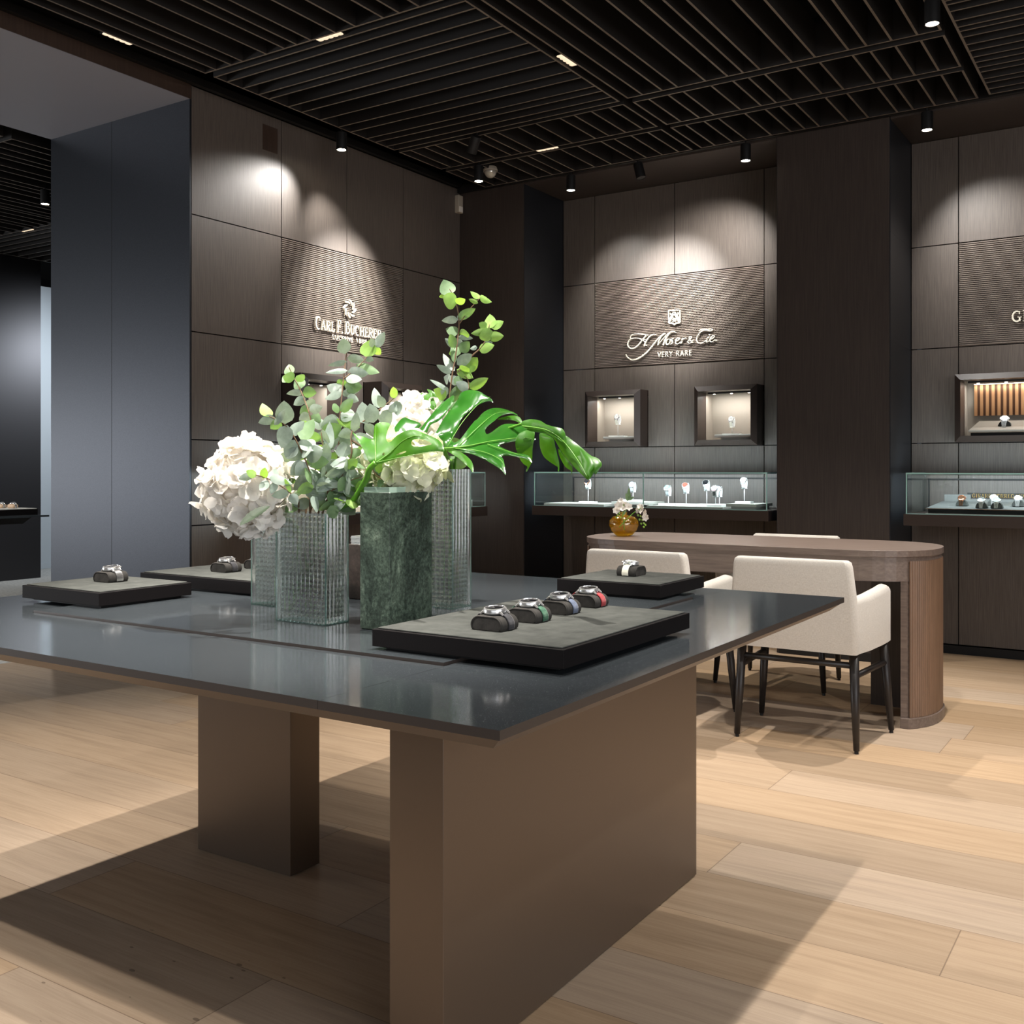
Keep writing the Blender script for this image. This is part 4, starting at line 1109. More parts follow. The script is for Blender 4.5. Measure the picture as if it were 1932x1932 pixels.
for (px, py, y, mt, dl, wd) in ((1815, 948, 6.14, 'rose', 'rose', 'rose gold bracelet watch on the sloped display, nearest the pillar'), (1852.5, 951, 6.075, 'steel', 'dial', 'steel bracelet watch with black dial at the front of the sloped display'),
        (1875, 942, 6.18, 'steel', 'dial_white', 'bright steel watch under the gold lettering'), (1881, 951, 6.075, 'steel', 'dial_green', 'steel watch with teal bracelet look beside the black dial one'),
        (1921, 942, 6.16, 'steel', 'dial_white', 'steel watch at the cut edge of the sloped display')):
    p = at_y(px, py, y)
    cuff_watch(p.x, y, ZSH + 0.034 + (y - 6.035) * 0.122 + 0.001, M[mt], M[dl], wd, 'bracelet watches on the sloped display', 1.0)
p = at_y(1896, 800, YB - 0.02)
cuff_watch(p.x, YB - 0.02, 1.2535 + 0.035 + 0.048, M['steel'], M['dial_white'], 'bright steel watch on the cream slope in the wide lit niche', 'watch in the wide niche', 1.2)
# watches and pads in the side-wall case
plate(XL + 0.05, XL + 0.33, 4.55, 5.35, ZSH, ZSH + 0.03, 'beige slab in the side case behind the glass and marble vases', mat=pbr('beige_slab', 'C9B299', 0.6))
plate(XL + 0.10, XL + 0.38, 5.38, 5.62, ZSH, ZSH + 0.045, 'rounded grey block at the corner end of the side case')
GS = 'watches in the side-wall case'
for i, yy in enumerate((4.75, 4.9, 5.2, 5.5)):
    zz = ZSH + (0.03 if yy < 5.3 else 0.045)
    c = thing('wristwatch', ['rose gold watch in the side case, seen through the eucalyptus', 'rose gold watch in the side case beside the thick green stem', 'rose gold watch in the side case behind the tall glass vase', 'steel watch in the side case just past the tall glass vase'][i], 'watch', (XL + 0.27, yy, zz), PI / 2, GS)
    watch_case(c, (0, -0.02, 0.036), (0, -0.8, 0.6), (0, 0.6, 0.8), 0.0195, M['rose'] if i < 3 else M['steel'], M['dial_white'])
    ring = [(-0.002 + 0.026 * math.cos(a), 0.018 + 0.018 * math.sin(a)) for a in [k * 2 * PI / 18 for k in range(19)]]
    m = MB(); m.grid([[(xx, yy_, zz_) for yy_, zz_ in ring] for xx in (-0.009, 0.009)]); m.build('strap', M['st_black'], c, solid=0.002)

# ================================================================ ISLAND TABLE
TZ = 0.7425
TX0, TX1, TY0, TY1 = -2.742, -0.775, 1.165, 2.89
t = thing('display_table', 'large black-topped island display table on bronze slab legs', 'table', (0, 0, 0))
m = MB()
seams = [TX0, -2.387, -1.111, TX1]
IX0, IX1, IY0, IY1 = -2.387, -1.113, 1.492, 2.634
g = 0.0008
m.box(TX0, IX0 - g, TY0, TY1, TZ - 0.014, TZ); m.box(IX1 + g, TX1, TY0, TY1, TZ - 0.014, TZ)
m.box(IX0 + g * 0, IX1, TY0, IY0 - 0.002, TZ - 0.014, TZ); m.box(IX0, IX1, IY1 + 0.002, TY1, TZ - 0.014, TZ)
def edged(m, z):
    m.mi = [0 if all(abs(m.v[i][2] - z) < 1e-6 for i in f) else 1 for f in m.f]; return m
M['topedge'] = pbr('dark_table_edge', '3A3431', 0.4)
edged(m, TZ).build('tabletop', [M['top'], M['topedge']], t)
m = MB(); m.box(IX0 + 0.003, IX1 - 0.003, IY0 + 0.001, IY1 - 0.001, TZ - 0.014, TZ + 0.0055); edged(m, TZ + 0.0055).build('inset_panel', [M['top'], M['topedge']], t)
m = MB(); e0 = 0.004; e1 = 0.032
def rct(e): return [(TX0 + e, TY0 + e), (TX1 - e, TY0 + e), (TX1 - e, TY1 - e), (TX0 + e, TY1 - e)]
m.prism(rct(e1), TZ - 0.036, TZ - 0.0145, rct(e0)); m.build('underframe', M['tunder'], t)
def leg(x0, x1, y0, y1):
    m = MB(); m.box(x0, x1, y0, y1, 0.004, TZ - 0.036); o = m.build('leg', M['tbase'], t, bevel=0.0015)
    m = MB(); m.box(x0 + 0.01, x1 - 0.01, y0 + 0.01, y1 - 0.01, 0, 0.006); m.build('foot_plate', M['black'], o)
    return o
leg(-1.213, -1.090, 1.458, 2.598)
leg(-2.367, -1.998, 1.988, 2.100)
leg(-2.425, -2.370, 1.458, 2.598) if False else None

# trays
IZ = TZ + 0.0055
def tray(x0, x1, y0, y1, label, bottom):
    t = thing('display_tray', label, 'tray', ((x0 + x1) / 2, (y0 + y1) / 2, bottom), 0, 'suede-topped trays on the island table')
    a, b = (x1 - x0) / 2, (y1 - y0) / 2; h = 0.7905 - bottom
    m = MB(); m.box(-a + 0.02, a - 0.02, -b + 0.02, b - 0.02, 0, 0.006); m.build('foot', M['black'], t)
    m = MB(); m.box(-a, a, -b, b, 0.006, h - 0.003); m.build('body', M['tray'], t, bevel=0.0012)
    m = MB(); m.box(-a + 0.008, a - 0.008, -b + 0.008, b - 0.008, h - 0.003, h); m.build('suede_top', M['suede'], t, bevel=0.0015)
    return t
tray(-1.317, -0.886, 1.530, 2.074, 'largest suede tray, holding four watches, in front of the marble vase', IZ)
tray(-1.475, -1.156, 2.510, 2.812, 'suede tray with one cream-strapped watch, in front of the linen chairs', IZ)
tray(-2.598, -2.266, 1.594, 1.882, 'suede tray with one steel bracelet watch, standing alone before the metal panel', IZ)
tray(-2.615, -2.100, 1.980, 2.330, 'suede tray partly hidden behind the cut-glass vases, two watches on it', IZ)
ZT = 0.7907
def cw(px, py, rz, lab_w, lab_c, **kw):
    p = at_z(px, py, ZT)
    loc = (p.x - 0.036, p.y + 0.030, ZT) if rz == 0 else (p.x - 0.030, p.y + 0.036, ZT)
    cushion(loc, rz, lab_c); cushion_watch(loc, rz, lab_w, **kw)
cw(946.7, 1193.2, 0, 'chronograph on charcoal strap, on the large tray beside the marble vase', 'charcoal cushion under the charcoal-strapped watch on the large tray', strap=M['st_black'])
cw(1012.7, 1177, 0, 'chronograph on green strap, on the large tray', 'charcoal cushion under the green-strapped watch', strap=M['st_green'])
cw(1071, 1161.6, 0, 'chronograph on slate blue strap, on the large tray', 'charcoal cushion under the blue-strapped watch', strap=M['st_blue'])
cw(1125, 1148, 0, 'chronograph on coral red strap, on the large tray', 'charcoal cushion under the red-strapped watch', strap=M['st_red'])
cw(1198, 1088.4, PI / 2, 'steel watch on cream strap, alone on its tray before the chairs', 'grey cushion under the cream-strapped watch', strap=M['st_cream'], dial=M['dial_white'])
cw(207, 1100, 0, 'steel bracelet watch alone on the tray before the metal panel', 'grey cushion under the steel bracelet watch', strap=M['st_black'], bracelet=True)
cw(428, 1081, 0, 'watch on grey strap, on the tray behind the white hydrangea', 'grey cushion under the grey-strapped watch behind the hydrangea', strap=M['st_black'])
cw(491, 1074.5, 0, 'second watch of the tray behind the hydrangea, cut off by the glass vase', 'grey cushion half hidden by the small glass vase', strap=M['st_black'], bracelet=True)

# ================================================================ VASES
def ribbed_vase(x0, x1, y0, y1, h, wl, label):
    t = thing('glass_vase', label, 'vase', ((x0 + x1) / 2, (y0 + y1) / 2, IZ + 0.0003), 0, 'ribbed cut-glass vases on the island table')
    a, b = (x1 - x0) / 2, (y1 - y0) / 2; th = 0.008; pitch = 0.0135; per = 6
    def ring(aa, bb, fn):
        pts = []
        for (sx, sy, ex, ey) in ((-aa, -bb, aa, -bb), (aa, -bb, aa, bb), (aa, bb, -aa, bb), (-aa, bb, -aa, -bb)):
            # same point count on outer and inner rings
            full = 2 * (a if sx != ex else b)
            nf = max(3, round(full / pitch)); n = nf * per
            nx = (1 if sx > 0 else -1) if sx == ex else 0; ny = (1 if sy > 0 else -1) if sy == ey else 0
            for i in range(n):
                f = i / n; o = fn(f * nf)
                pts.append((sx + (ex - sx) * f + nx * o, sy + (ey - sy) * f + ny * o))
        return pts
    O = ring(a - 0.001, b - 0.001, lambda u: 0.0036 * abs(math.sin(PI * u)))
    rows = [[(x * 0.985, y * 0.97, 0) for x, y in O], [(x, y, 0.003) for x, y in O], [(x, y, h) for x, y in O]]
    nz = round((h - 0.016) / 0.0115) * 4
    for i in range(nz + 1):
        z = h - (h - 0.014) * i / nz
        o = -0.0028 * abs(math.sin(PI * i / 4))
        I = ring(a - th, b - th, lambda u: 0)
        k1 = (a - th + o) / (a - th); k2 = (b - th + o) / (b - th)
        rows.append([(x * k1, y * k2, z) for x, y in I])
    m = MB(); n = len(O)
    m.grid([r + [r[0]] for r in rows])
    c0 = len(m.v); m.v.append((0, 0, 0)); c1 = len(m.v); m.v.append((0, 0, 0.014))
    W = n + 1
    for k in range(n):
        m.f.append([c0, k + 1, k]); m.mi.append(0)
        l = (len(rows) - 1) * W
        m.f.append([c1, l + k, l + k + 1]); m.mi.append(0)
    o = m.build('glass_body', M['vaseglass'], t, fix=True)
    m = MB(); q = th + 0.0025; m.box(-a + q, a - q, -b + q, b - q, 0.0155, wl); m.build('water', M['water'], t)
    m = MB(); e = 0.0012
    for sx in (-1, 1):
        for sy in (-1, 1): m.box(sx * (a - 0.001) - e, sx * (a - 0.001) + e, sy * (b - 0.001) - e, sy * (b - 0.001) + e, 0.002, h)
    for sy in (-1, 1): m.box(-a, a, sy * (b - 0.001) - e, sy * (b - 0.001) + e, 0.0, 0.0025)
    for sx in (-1, 1): m.box(sx * (a - 0.001) - e, sx * (a - 0.001) + e, -b, b, 0.0, 0.0025)
    m.build('glass_edge', M['vaseedge'], t)
    return t
ribbed_vase(-1.757, -1.601, 1.702, 1.778, 0.250, 0.118, 'short ribbed glass vase in front, big green stalk crossing inside')
ribbed_vase(-2.016, -1.861, 1.865, 1.943, 0.250, 0.118, 'short ribbed glass vase partly behind the other short one, under the hydrangea')
ribbed_vase(-1.676, -1.522, 2.075, 2.155, 0.350, 0.165, 'tall ribbed glass vase behind the green marble vase')
def block_vase(x0, x1, y0, y1, h, mat, rim, label, rimh):
    t = thing('marble_vase', label, 'vase', ((x0 + x1) / 2, (y0 + y1) / 2, IZ), 0)
    a, b = (x1 - x0) / 2, (y1 - y0) / 2
    m = MB()
    m.prism([(-a + .002, -b + .002), (a - .002, -b + .002), (a - .002, b - .002), (-a + .002, b - .002)], 0, 0.003)
    # hollow body: outer wall, lip, inner wall
    w_ = 0.006
    O = [(-a, -b), (a, -b), (a, b), (-a, b)]; I = [(-a + w_, -b + w_), (a - w_, -b + w_), (a - w_, b - w_), (-a + w_, b - w_)]
    rows = [[(x, y, 0.003) for x, y in O], [(x, y, h) for x, y in O], [(x, y, h) for x, y in I], [(x, y, 0.02) for x, y in I]]
    m.grid([r + [r[0]] for r in rows])
    m.build('body', mat, t, bevel=0.0012)
    a2, b2 = a - 0.006, b - 0.006; w2 = 0.004
    O = [(-a2, -b2), (a2, -b2), (a2, b2), (-a2, b2)]; I = [(-a2 + w2, -b2 + w2), (a2 - w2, -b2 + w2), (a2 - w2, b2 - w2), (-a2 + w2, b2 - w2)]
    rows = [[(x, y, h - 0.03) for x, y in O], [(x, y, h + rimh) for x, y in O], [(x, y, h + rimh) for x, y in I], [(x, y, h - 0.03) for x, y in I]]
    m = MB(); m.grid([r + [r[0]] for r in rows]); m.build('rim', rim, t)
    if rimh > 0.012:
        for zz in (0.006, 0.016):
            m = MB(); a3, b3 = a2 + 0.0015, b2 + 0.0015
            m.box(-a3, a3, -b3, -b3 + 0.002, h + zz, h + zz + 0.002); m.box(a3 - 0.002, a3, -b3, b3, h + zz, h + zz + 0.002); m.build('rim_line', M['steel'], t)
    return t
block_vase(-1.503, -1.420, 1.707, 1.857, 0.300, M['green_marble'], pbr('pale_green_glass_rim', 'A9C2B2', 0.15, 0, 0.6), 'tall green marble vase with a pale glass rim', 0.0115)
block_vase(-1.88, -1.73, 2.085, 2.165, 0.148, M['brown_marble'], M['steel'], 'dark brown stone vase with silver rim lines, glimpsed behind the vases', 0.022)

# ================================================================ FLOWERS
def petal_grid(base, d, n, L, W, cup, wav, seed):
    """a petal: 4x5 grid; base point, direction d, surface normal n"""
    s = d.cross(n).normalized(); rows = []
    for i in range(5):
        f = i / 4; wd = W * (0.25, 0.75, 1.0, 0.9, 0.42)[i]
        r = []
        for k in range(4):
            u = (k / 3 - 0.5) * 2
            z = cup * (f * f) * L + 0.18 * wd * u * u + wav * math.sin(seed + 5 * f + 3 * u) * L
            r.append(base + d * (f * L * (1.0 - 0.10 * abs(u) * f)) + s * (u * wd) + n * z)
        rows.append(r)
    return rows

def hydrangea(c, rad, mat, stem, label, nfl=150, L=0.030, seed=1, leaf=None, cut=None):
    rnd = random.Random(seed)
    t = thing('hydrangea', label, 'flower', c, 0)
    c = Vector((0, 0, 0)); m = MB()
    ga = PI * (3 - math.sqrt(5))
    for i in range(nfl):
        z = 1 - 2 * (i + 0.5) / nfl; r_ = math.sqrt(1 - z * z); th = ga * i
        n = Vector((r_ * math.cos(th), r_ * math.sin(th), z))
        n = (n + Vector((rnd.uniform(-1, 1), rnd.uniform(-1, 1), rnd.uniform(-1, 1))) * 0.24).normalized()
        bump_ = 0.93 + 0.26 * noise.noise(n * 2.6 + Vector((seed * 3.1, 0, 0))) + rnd.uniform(-0.07, 0.05)
        p = c + Vector((n.x * rad[0], n.y * rad[1], n.z * rad[2])) * bump_
        a = n.orthogonal().normalized(); a.rotate(Matrix.Rotation(rnd.uniform(0, 6.28), 3, n))
        for k in range(4):
            d = a.copy(); d.rotate(Matrix.Rotation(k * PI / 2 + rnd.uniform(-0.15, 0.15), 3, n))
            tl = rnd.uniform(-0.15, 0.95)
            dd = (d * math.cos(tl) + n * math.sin(tl)).normalized(); nn = (n * math.cos(tl) - d * math.sin(tl)).normalized()
            m.grid(petal_grid(p - n * 0.004, dd, nn, L * rnd.uniform(0.8, 1.3), L * 0.58 * rnd.uniform(0.85, 1.2), rnd.uniform(-0.45, 0.35), 0.075, rnd.uniform(0, 6)))
    m.build('flower_head', mat, t, smooth=True)
    m = MB(); m.lathe([(rad[0] * 0.80 * math.sin(a), -rad[2] * 0.80 * math.cos(a)) for a in [PI * i / 12 for i in range(1, 12)]], c, 20)
    m.build('inner_petals', mat, t, smooth=True)
    if stem:
        P = [Vector(p) - t.location for p in stem]
        m = MB(); m.tube(catmull(P, 5), 0.0045, 8); m.build('stem', M['stem_green'], t, smooth=True)
    if leaf:
        m = MB()
        for (b, tip, hw) in leaf:
            b = Vector(b) - t.location; tip = Vector(tip) - t.location
            d = (tip - b); L_ = d.length; d.normalize(); n = Vector((0.3, -0.8, 0.5)); s = d.cross(n).normalized(); n = s.cross(d)
            rows = []
            for i in range(15):
                f = i / 14; wd = hw * math.sin(PI * min(1, f * 0.97 + 0.03)) ** 0.7 * (1 + 0.16 * (i % 2))
                rows.append([b + d * f * L_ + s * wd * u + n * (0.25 * abs(u) * wd + 0.15 * L_ * f * (1 - f)) for u in (-1, -0.5, 0, 0.5, 1)])
            m.grid(rows)
        m.build('leaf', M['serrate'], t, smooth=True)
    return t

# stems meet the vases here
V1 = Vector((-1.68, 1.74, IZ)); V2 = Vector((-1.94, 1.905, IZ)); V3 = Vector((-1.60, 2.115, IZ)); VG = Vector((-1.4615, 1.782, IZ))
hydrangea(at_d(466, 920, 2.34), (0.092, 0.10, 0.108), M['petal'], [at_d(505, 950, 2.36), at_d(528, 975, 2.37), V1 + Vector((-0.045, 0, 0.21)), V1 + Vector((0.0, 0, 0.03))],
          'largest white hydrangea ball, leaning out of the short glass vase', 175, 0.028, 3,
          leaf=[(at_d(508, 955, 2.24), at_d(452, 992, 2.19), 0.011)])
hydrangea(at_d(545, 932, 2.56), (0.075, 0.075, 0.085), M['petal'], [at_d(548, 960, 2.56), V2 + Vector((0.03, 0, 0.20)), V2 + Vector((0.0, 0, 0.03))],
          'smaller white hydrangea tucked behind the eucalyptus and the largest bloom', 90, 0.027, 5)
hydrangea(at_d(768, 878, 2.33), (0.085, 0.085, 0.066), M['petal_green'], [VG + Vector((0, 0, 0.26)), VG + Vector((0, 0, 0.10))],
          'greenish white hydrangea resting on the green marble vase', 95, 0.030, 8)
hydrangea(at_d(782, 808, 2.58), (0.082, 0.082, 0.078), M['petal'], [at_d(800, 850, 2.58), V3 + Vector((-0.03, 0, 0.33)), V3 + Vector((-0.02, 0, 0.05))],
          'white hydrangea behind the monstera leaf, highest of the blooms', 90, 0.028, 11)
hydrangea(at_d(700, 880, 2.66), (0.06, 0.06, 0.07), M['petal'], [at_d(700, 930, 2.66), Vector((-1.80, 2.12, 0.90)), Vector((-1.80, 2.12, 0.78))],
          'white hydrangea mostly hidden behind the eucalyptus, between the two leaf fans', 60, 0.028, 14)

def leaf_rows(b, tip, hw, roll, curl, fold):
    d = tip - b; L = d.length; d = d.normalized()
    view = (b - Vector((0, 0, CAM_H))).normalized()
    s = d.cross(view).normalized(); s.rotate(Matrix.Rotation(roll, 3, d)); n = s.cross(d).normalized()
    rows = []
    for i in range(8):
        f = i / 7
        wd = hw * (math.sin(PI * (f ** 0.74)) ** 0.72 if 0 < f < 1 else 0.02)
        r = []
        for k in range(5):
            u = k / 2 - 1
            r.append(b + d * (f * L) + s * (wd * u) + n * (fold * abs(u) * wd + curl * L * (f * (1 - f)) * 1.0))
        rows.append(r)
    return rows

def eucalyptus(label, stems, leaves, fill=(), seed=1, depth=2.4, woody=True):
    """stems: lists of (px,py,d); leaves: (bx,by,tx,ty,hw,kind[,d]); one foliage mesh"""
    rnd = random.Random(seed)
    root_p = at_d(*stems[0][0])
    t = thing('eucalyptus_branch', label, 'foliage', root_p, 0)
    m = MB()
    for st in stems:
        P = [at_d(*p) - root_p for p in catmull(st, 5)]
        n = len(P); r0 = 0.0026 if len(st) > 3 else 0.0016
        m.tube(P, [r0 * (1 - 0.6 * i / (n - 1)) for i in range(n)], 7)
    m.build('stem', M['stem_wood'], t, smooth=True)
    m = MB()
    def near(px, py):
        best = None
        for st in stems:
            for p in catmull(st, 5):
                q = (p[0] - px) ** 2 + (p[1] - py) ** 2
                if best is None or q < best[0]: best = (q, p[2])
        return best[1]
    for lf in leaves:
        bx, by, tx, ty, hw, kd = lf[:6]
        d = lf[6] if len(lf) > 6 else near(bx, by)
        b = at_d(bx, by, d); tip = at_d(tx, ty, d + rnd.uniform(-0.03, 0.03))
        roll = rnd.uniform(-0.5, 0.5)
        m.k = kd
        tip = b + (tip - b) * 1.1
        m.grid([[p - root_p for p in r] for r in leaf_rows(b, tip, 1.1 * hw * d / F_PX / math.cos(roll), roll, rnd.uniform(-0.25, 0.25), rnd.uniform(0.02, 0.25))])
    for (st, n0, L0, L1, kinds, f0) in fill:   # paired leaves along a stem
        P = [at_d(*p) for p in catmull(st, 8)]
        tot = len(P) - 1
        for i in range(n0):
            f = f0 + (1 - f0) * i / max(1, n0 - 1); idx = min(tot - 1, int(f * tot)); p = P[idx]
            ax = (P[min(idx + 1, tot)] - P[max(idx - 1, 0)]).normalized()
            o = ax.orthogonal().normalized(); o.rotate(Matrix.Rotation(i * PI / 2 + rnd.uniform(-0.5, 0.5), 3, ax))
            for sg in (1, -1):
                d = (o * sg + ax * rnd.uniform(0.0, 0.7) + Vector((0, 0, rnd.uniform(-0.25, 0.1)))).normalized()
                L = (L0 + (L1 - L0) * f) * rnd.uniform(0.8, 1.15)
                m.k = rnd.choice(kinds)
                q = leaf_rows(p + d * 0.003, p + d * L, L * rnd.uniform(0.33, 0.42), rnd.uniform(-1.2, 1.2), rnd.uniform(-0.3, 0.3), rnd.uniform(0.02, 0.2))
                m.grid([[v - root_p for v in r] for r in q])
    m.build('leaves', [M['euc_grey'], M['euc_mid'], M['euc_green']], t, smooth=True)
    return t
def pin(v):   # world point -> (px, py, depth)
    d = v.xy.dot(FW.xy); return (CX + F_PX * v.xy.dot(RT.xy) / d, HORIZON + F_PX * (CAM_H - v.z) / d, d)
b1 = pin(V1 + Vector((0.01, 0, 0.03))); b1t = pin(V1 + Vector((-0.01, 0, 0.24)))
s1 = [b1, b1t, (632, 900, 2.36), (640, 800, 2.38), (648, 715, 2.40), (655, 652, 2.42)]
s1b = [(648, 715, 2.40), (680, 688, 2.41), (704, 657, 2.42)]
eucalyptus('tallest grey-green eucalyptus branch over the short glass vases', [s1, s1b], [
    (651, 668, 648, 641, 12, 0), (655, 676, 684, 679, 8, 0), (655, 682, 622, 689, 5, 0), (690, 673, 698, 644, 14, 2), (706, 655, 724, 629, 8, 0), (706, 656, 717, 668, 7, 2),
    (672, 688, 712, 702, 9, 1), (656, 699, 618, 703, 5, 0), (656, 701, 692, 705, 10, 0), (652, 712, 680, 716, 8, 0), (648, 716, 640, 732, 8, 1), (647, 738, 619, 728, 11, 0), (645, 742, 616, 752, 7, 0), (645, 743, 675, 738, 7, 0),
    (650, 728, 681, 730, 12, 1), (640, 775, 664, 755, 9, 1), (655, 748, 675, 756, 8, 0), (640, 768, 628, 772, 9, 1), (642, 780, 668, 786, 12, 0), (640, 790, 612, 800, 12, 0), (706, 655, 700, 640, 6, 0), (690, 675, 704, 680, 6, 0)],
    [([(640, 790, 2.38), (636, 850, 2.37), (630, 930, 2.36)], 7, 0.048, 0.040, [0, 0, 1], 0.0)], 21)
s2 = [pin(V1 + Vector((-0.02, 0.01, 0.03))), pin(V1 + Vector((-0.03, 0.01, 0.24))), (596, 880, 2.44), (588, 800, 2.46), (572, 748, 2.48), (553, 710, 2.50), (545, 692, 2.50)]
eucalyptus('pale sage eucalyptus tip in front of the square niche on the side wall', [s2], [
    (546, 707, 545, 689, 9, 1), (556, 715, 536, 710, 10, 1), (567, 734, 560, 711, 11, 1), (571, 741, 595, 741, 10, 1), (570, 741, 543, 743, 6, 0), (577, 751, 556, 763, 8, 0), (580, 755, 592, 769, 9, 0),
    (582, 768, 567, 780, 8, 1), (546, 707, 534, 720, 7, 1), (560, 720, 573, 708, 7, 1), (584, 775, 606, 768, 9, 0), (586, 785, 604, 795, 11, 1), (585, 782, 566, 792, 9, 0)],
    [([(588, 800, 2.46), (594, 860, 2.45), (600, 920, 2.42)], 6, 0.046, 0.040, [0, 1, 2], 0.0)], 22)
s3 = [pin(V1 + Vector((0.03, -0.005, 0.03))), pin(V1 + Vector((0.0, -0.005, 0.24))), (586, 900, 2.28), (562, 838, 2.27), (538, 802, 2.26), (508, 785, 2.26)]
eucalyptus('eucalyptus branch arching over the largest hydrangea', [s3], [
    (508, 786, 496, 763, 10, 2), (519, 788, 490, 797, 9, 0), (538, 800, 536, 760, 16, 0), (517, 802, 537, 774, 6, 0), (542, 802, 532, 842, 14, 0), (548, 820, 572, 797, 10, 0), (567, 829, 590, 794, 13, 1),
    (556, 830, 540, 860, 12, 0), (560, 838, 590, 846, 11, 0), (530, 795, 512, 808, 9, 1), (566, 845, 548, 868, 14, 0), (575, 860, 606, 852, 15, 0), (578, 872, 560, 895, 12, 0)],
    [([(562, 838, 2.27), (585, 885, 2.28), (600, 940, 2.30)], 6, 0.050, 0.046, [0, 0, 1], 0.0)], 23)
s4 = [pin(V1 + Vector((0.04, 0.0, 0.03))), pin(V1 + Vector((0.03, 0.0, 0.24))), (660, 870, 2.30), (664, 815, 2.31), (700, 785, 2.32), (745, 750, 2.34)]
s4b = [(662, 830, 2.31), (690, 850, 2.29), (705, 890, 2.27), (722, 905, 2.26)]
eucalyptus('grey eucalyptus branch reaching over the spread monstera leaf, reddish twigs', [s4, s4b], [
    (715, 770, 707, 735, 9, 0), (725, 768, 714, 748, 8, 0), (745, 752, 742, 732, 7, 2), (747, 756, 750, 782, 9, 0), (692, 800, 684, 762, 14, 0), (705, 798, 698, 765, 14, 0), (722, 775, 735, 800, 13, 0), (735, 765, 748, 775, 9, 0),
    (668, 815, 672, 780, 8, 0), (688, 800, 712, 826, 9, 0), (664, 816, 640, 822, 10, 0), (664, 830, 700, 828, 12, 0), (652, 862, 646, 836, 14, 0), (700, 868, 690, 850, 8, 0), (715, 893, 716, 868, 7, 2), (705, 889, 722, 876, 12, 0), (712, 895, 738, 890, 3, 0), (722, 905, 714, 918, 6, 1), (690, 850, 712, 852, 3, 0), (675, 845, 668, 862, 9, 1)],
    [([(660, 870, 2.30), (650, 900, 2.31), (640, 950, 2.33)], 7, 0.046, 0.046, [0, 0, 1], 0.0)], 24)
s5 = [pin(V1 + Vector((0.0, -0.01, 0.05))), pin(V1 + Vector((-0.03, -0.01, 0.245))), (560, 942, 2.24), (516, 908, 2.20), (482, 896, 2.18)]
eucalyptus('small-leaved eucalyptus twig trailing across the largest hydrangea', [s5], [
    (484, 898, 466, 889, 7, 2), (478, 896, 452, 903, 7, 0), (496, 903, 500, 884, 7, 2), (505, 906, 492, 924, 8, 0), (514, 908, 520, 886, 10, 0), (520, 910, 512, 930, 7, 0), (508, 900, 548, 912, 8, 0), (545, 930, 515, 935, 8, 0), (548, 932, 560, 950, 9, 0), (548, 930, 538, 905, 4, 1)],
    [], 25)
s6 = [pin(V1 + Vector((0.02, 0.01, 0.05))), pin(V1 + Vector((0.01, 0.01, 0.245))), (618, 930, 2.33), (612, 870, 2.32), (606, 815, 2.33)]
s6b = [(618, 930, 2.33), (665, 905, 2.30), (690, 900, 2.30)]
eucalyptus('broad-leaved eucalyptus cluster in the middle of the bouquet', [s6, s6b], [
    (600, 880, 586, 850, 15, 0), (608, 880, 615, 840, 13, 0), (620, 850, 622, 800, 9, 0), (640, 870, 620, 895, 12, 0), (600, 890, 570, 905, 10, 0), (625, 900, 600, 925, 13, 0), (630, 905, 655, 925, 14, 0), (640, 890, 672, 892, 14, 0),
    (652, 885, 672, 868, 10, 1), (665, 905, 685, 930, 12, 1), (690, 900, 700, 926, 9, 1), (610, 935, 590, 955, 13, 1), (640, 945, 668, 960, 14, 1), (560, 945, 540, 965, 11, 1), (668, 930, 690, 950, 13, 1), (600, 912, 572, 930, 9, 0), (610, 905, 640, 918, 9, 0), (596, 845, 575, 835, 13, 0), (580, 900, 556, 922, 11, 0), (655, 900, 640, 925, 10, 1)],
    [([(618, 940, 2.33), (614, 880, 2.33), (608, 820, 2.34)], 9, 0.048, 0.044, [0, 0, 0, 1], 0.0), ([(640, 940, 2.36), (665, 895, 2.35), (680, 850, 2.36)], 6, 0.044, 0.042, [0, 0, 1], 0.1),
     ([(590, 950, 2.36), (560, 900, 2.36), (556, 850, 2.36)], 6, 0.044, 0.042, [0, 1, 1], 0.1), ([(610, 955, 2.32), (650, 945, 2.30), (685, 935, 2.30)], 4, 0.04, 0.04, [1, 1, 2], 0.2)], 26)
b3 = pin(V3 + Vector((0.03, 0, 0.03))); b3t = pin(V3 + Vector((0.03, 0, 0.345)))
s7 = [b3, b3t, (846, 800, 2.56), (850, 730, 2.56), (861, 660, 2.57), (866, 605, 2.58), (858, 565, 2.58), (848, 545, 2.58)]
s7b = [(866, 612, 2.58), (885, 585, 2.58), (905, 563, 2.58)]
s7c = [(862, 705, 2.57), (890, 672, 2.56), (912, 650, 2.56), (924, 612, 2.56)]
s7d = [(884, 735, 2.55), (882, 715, 2.56), (868, 705, 2.57)]
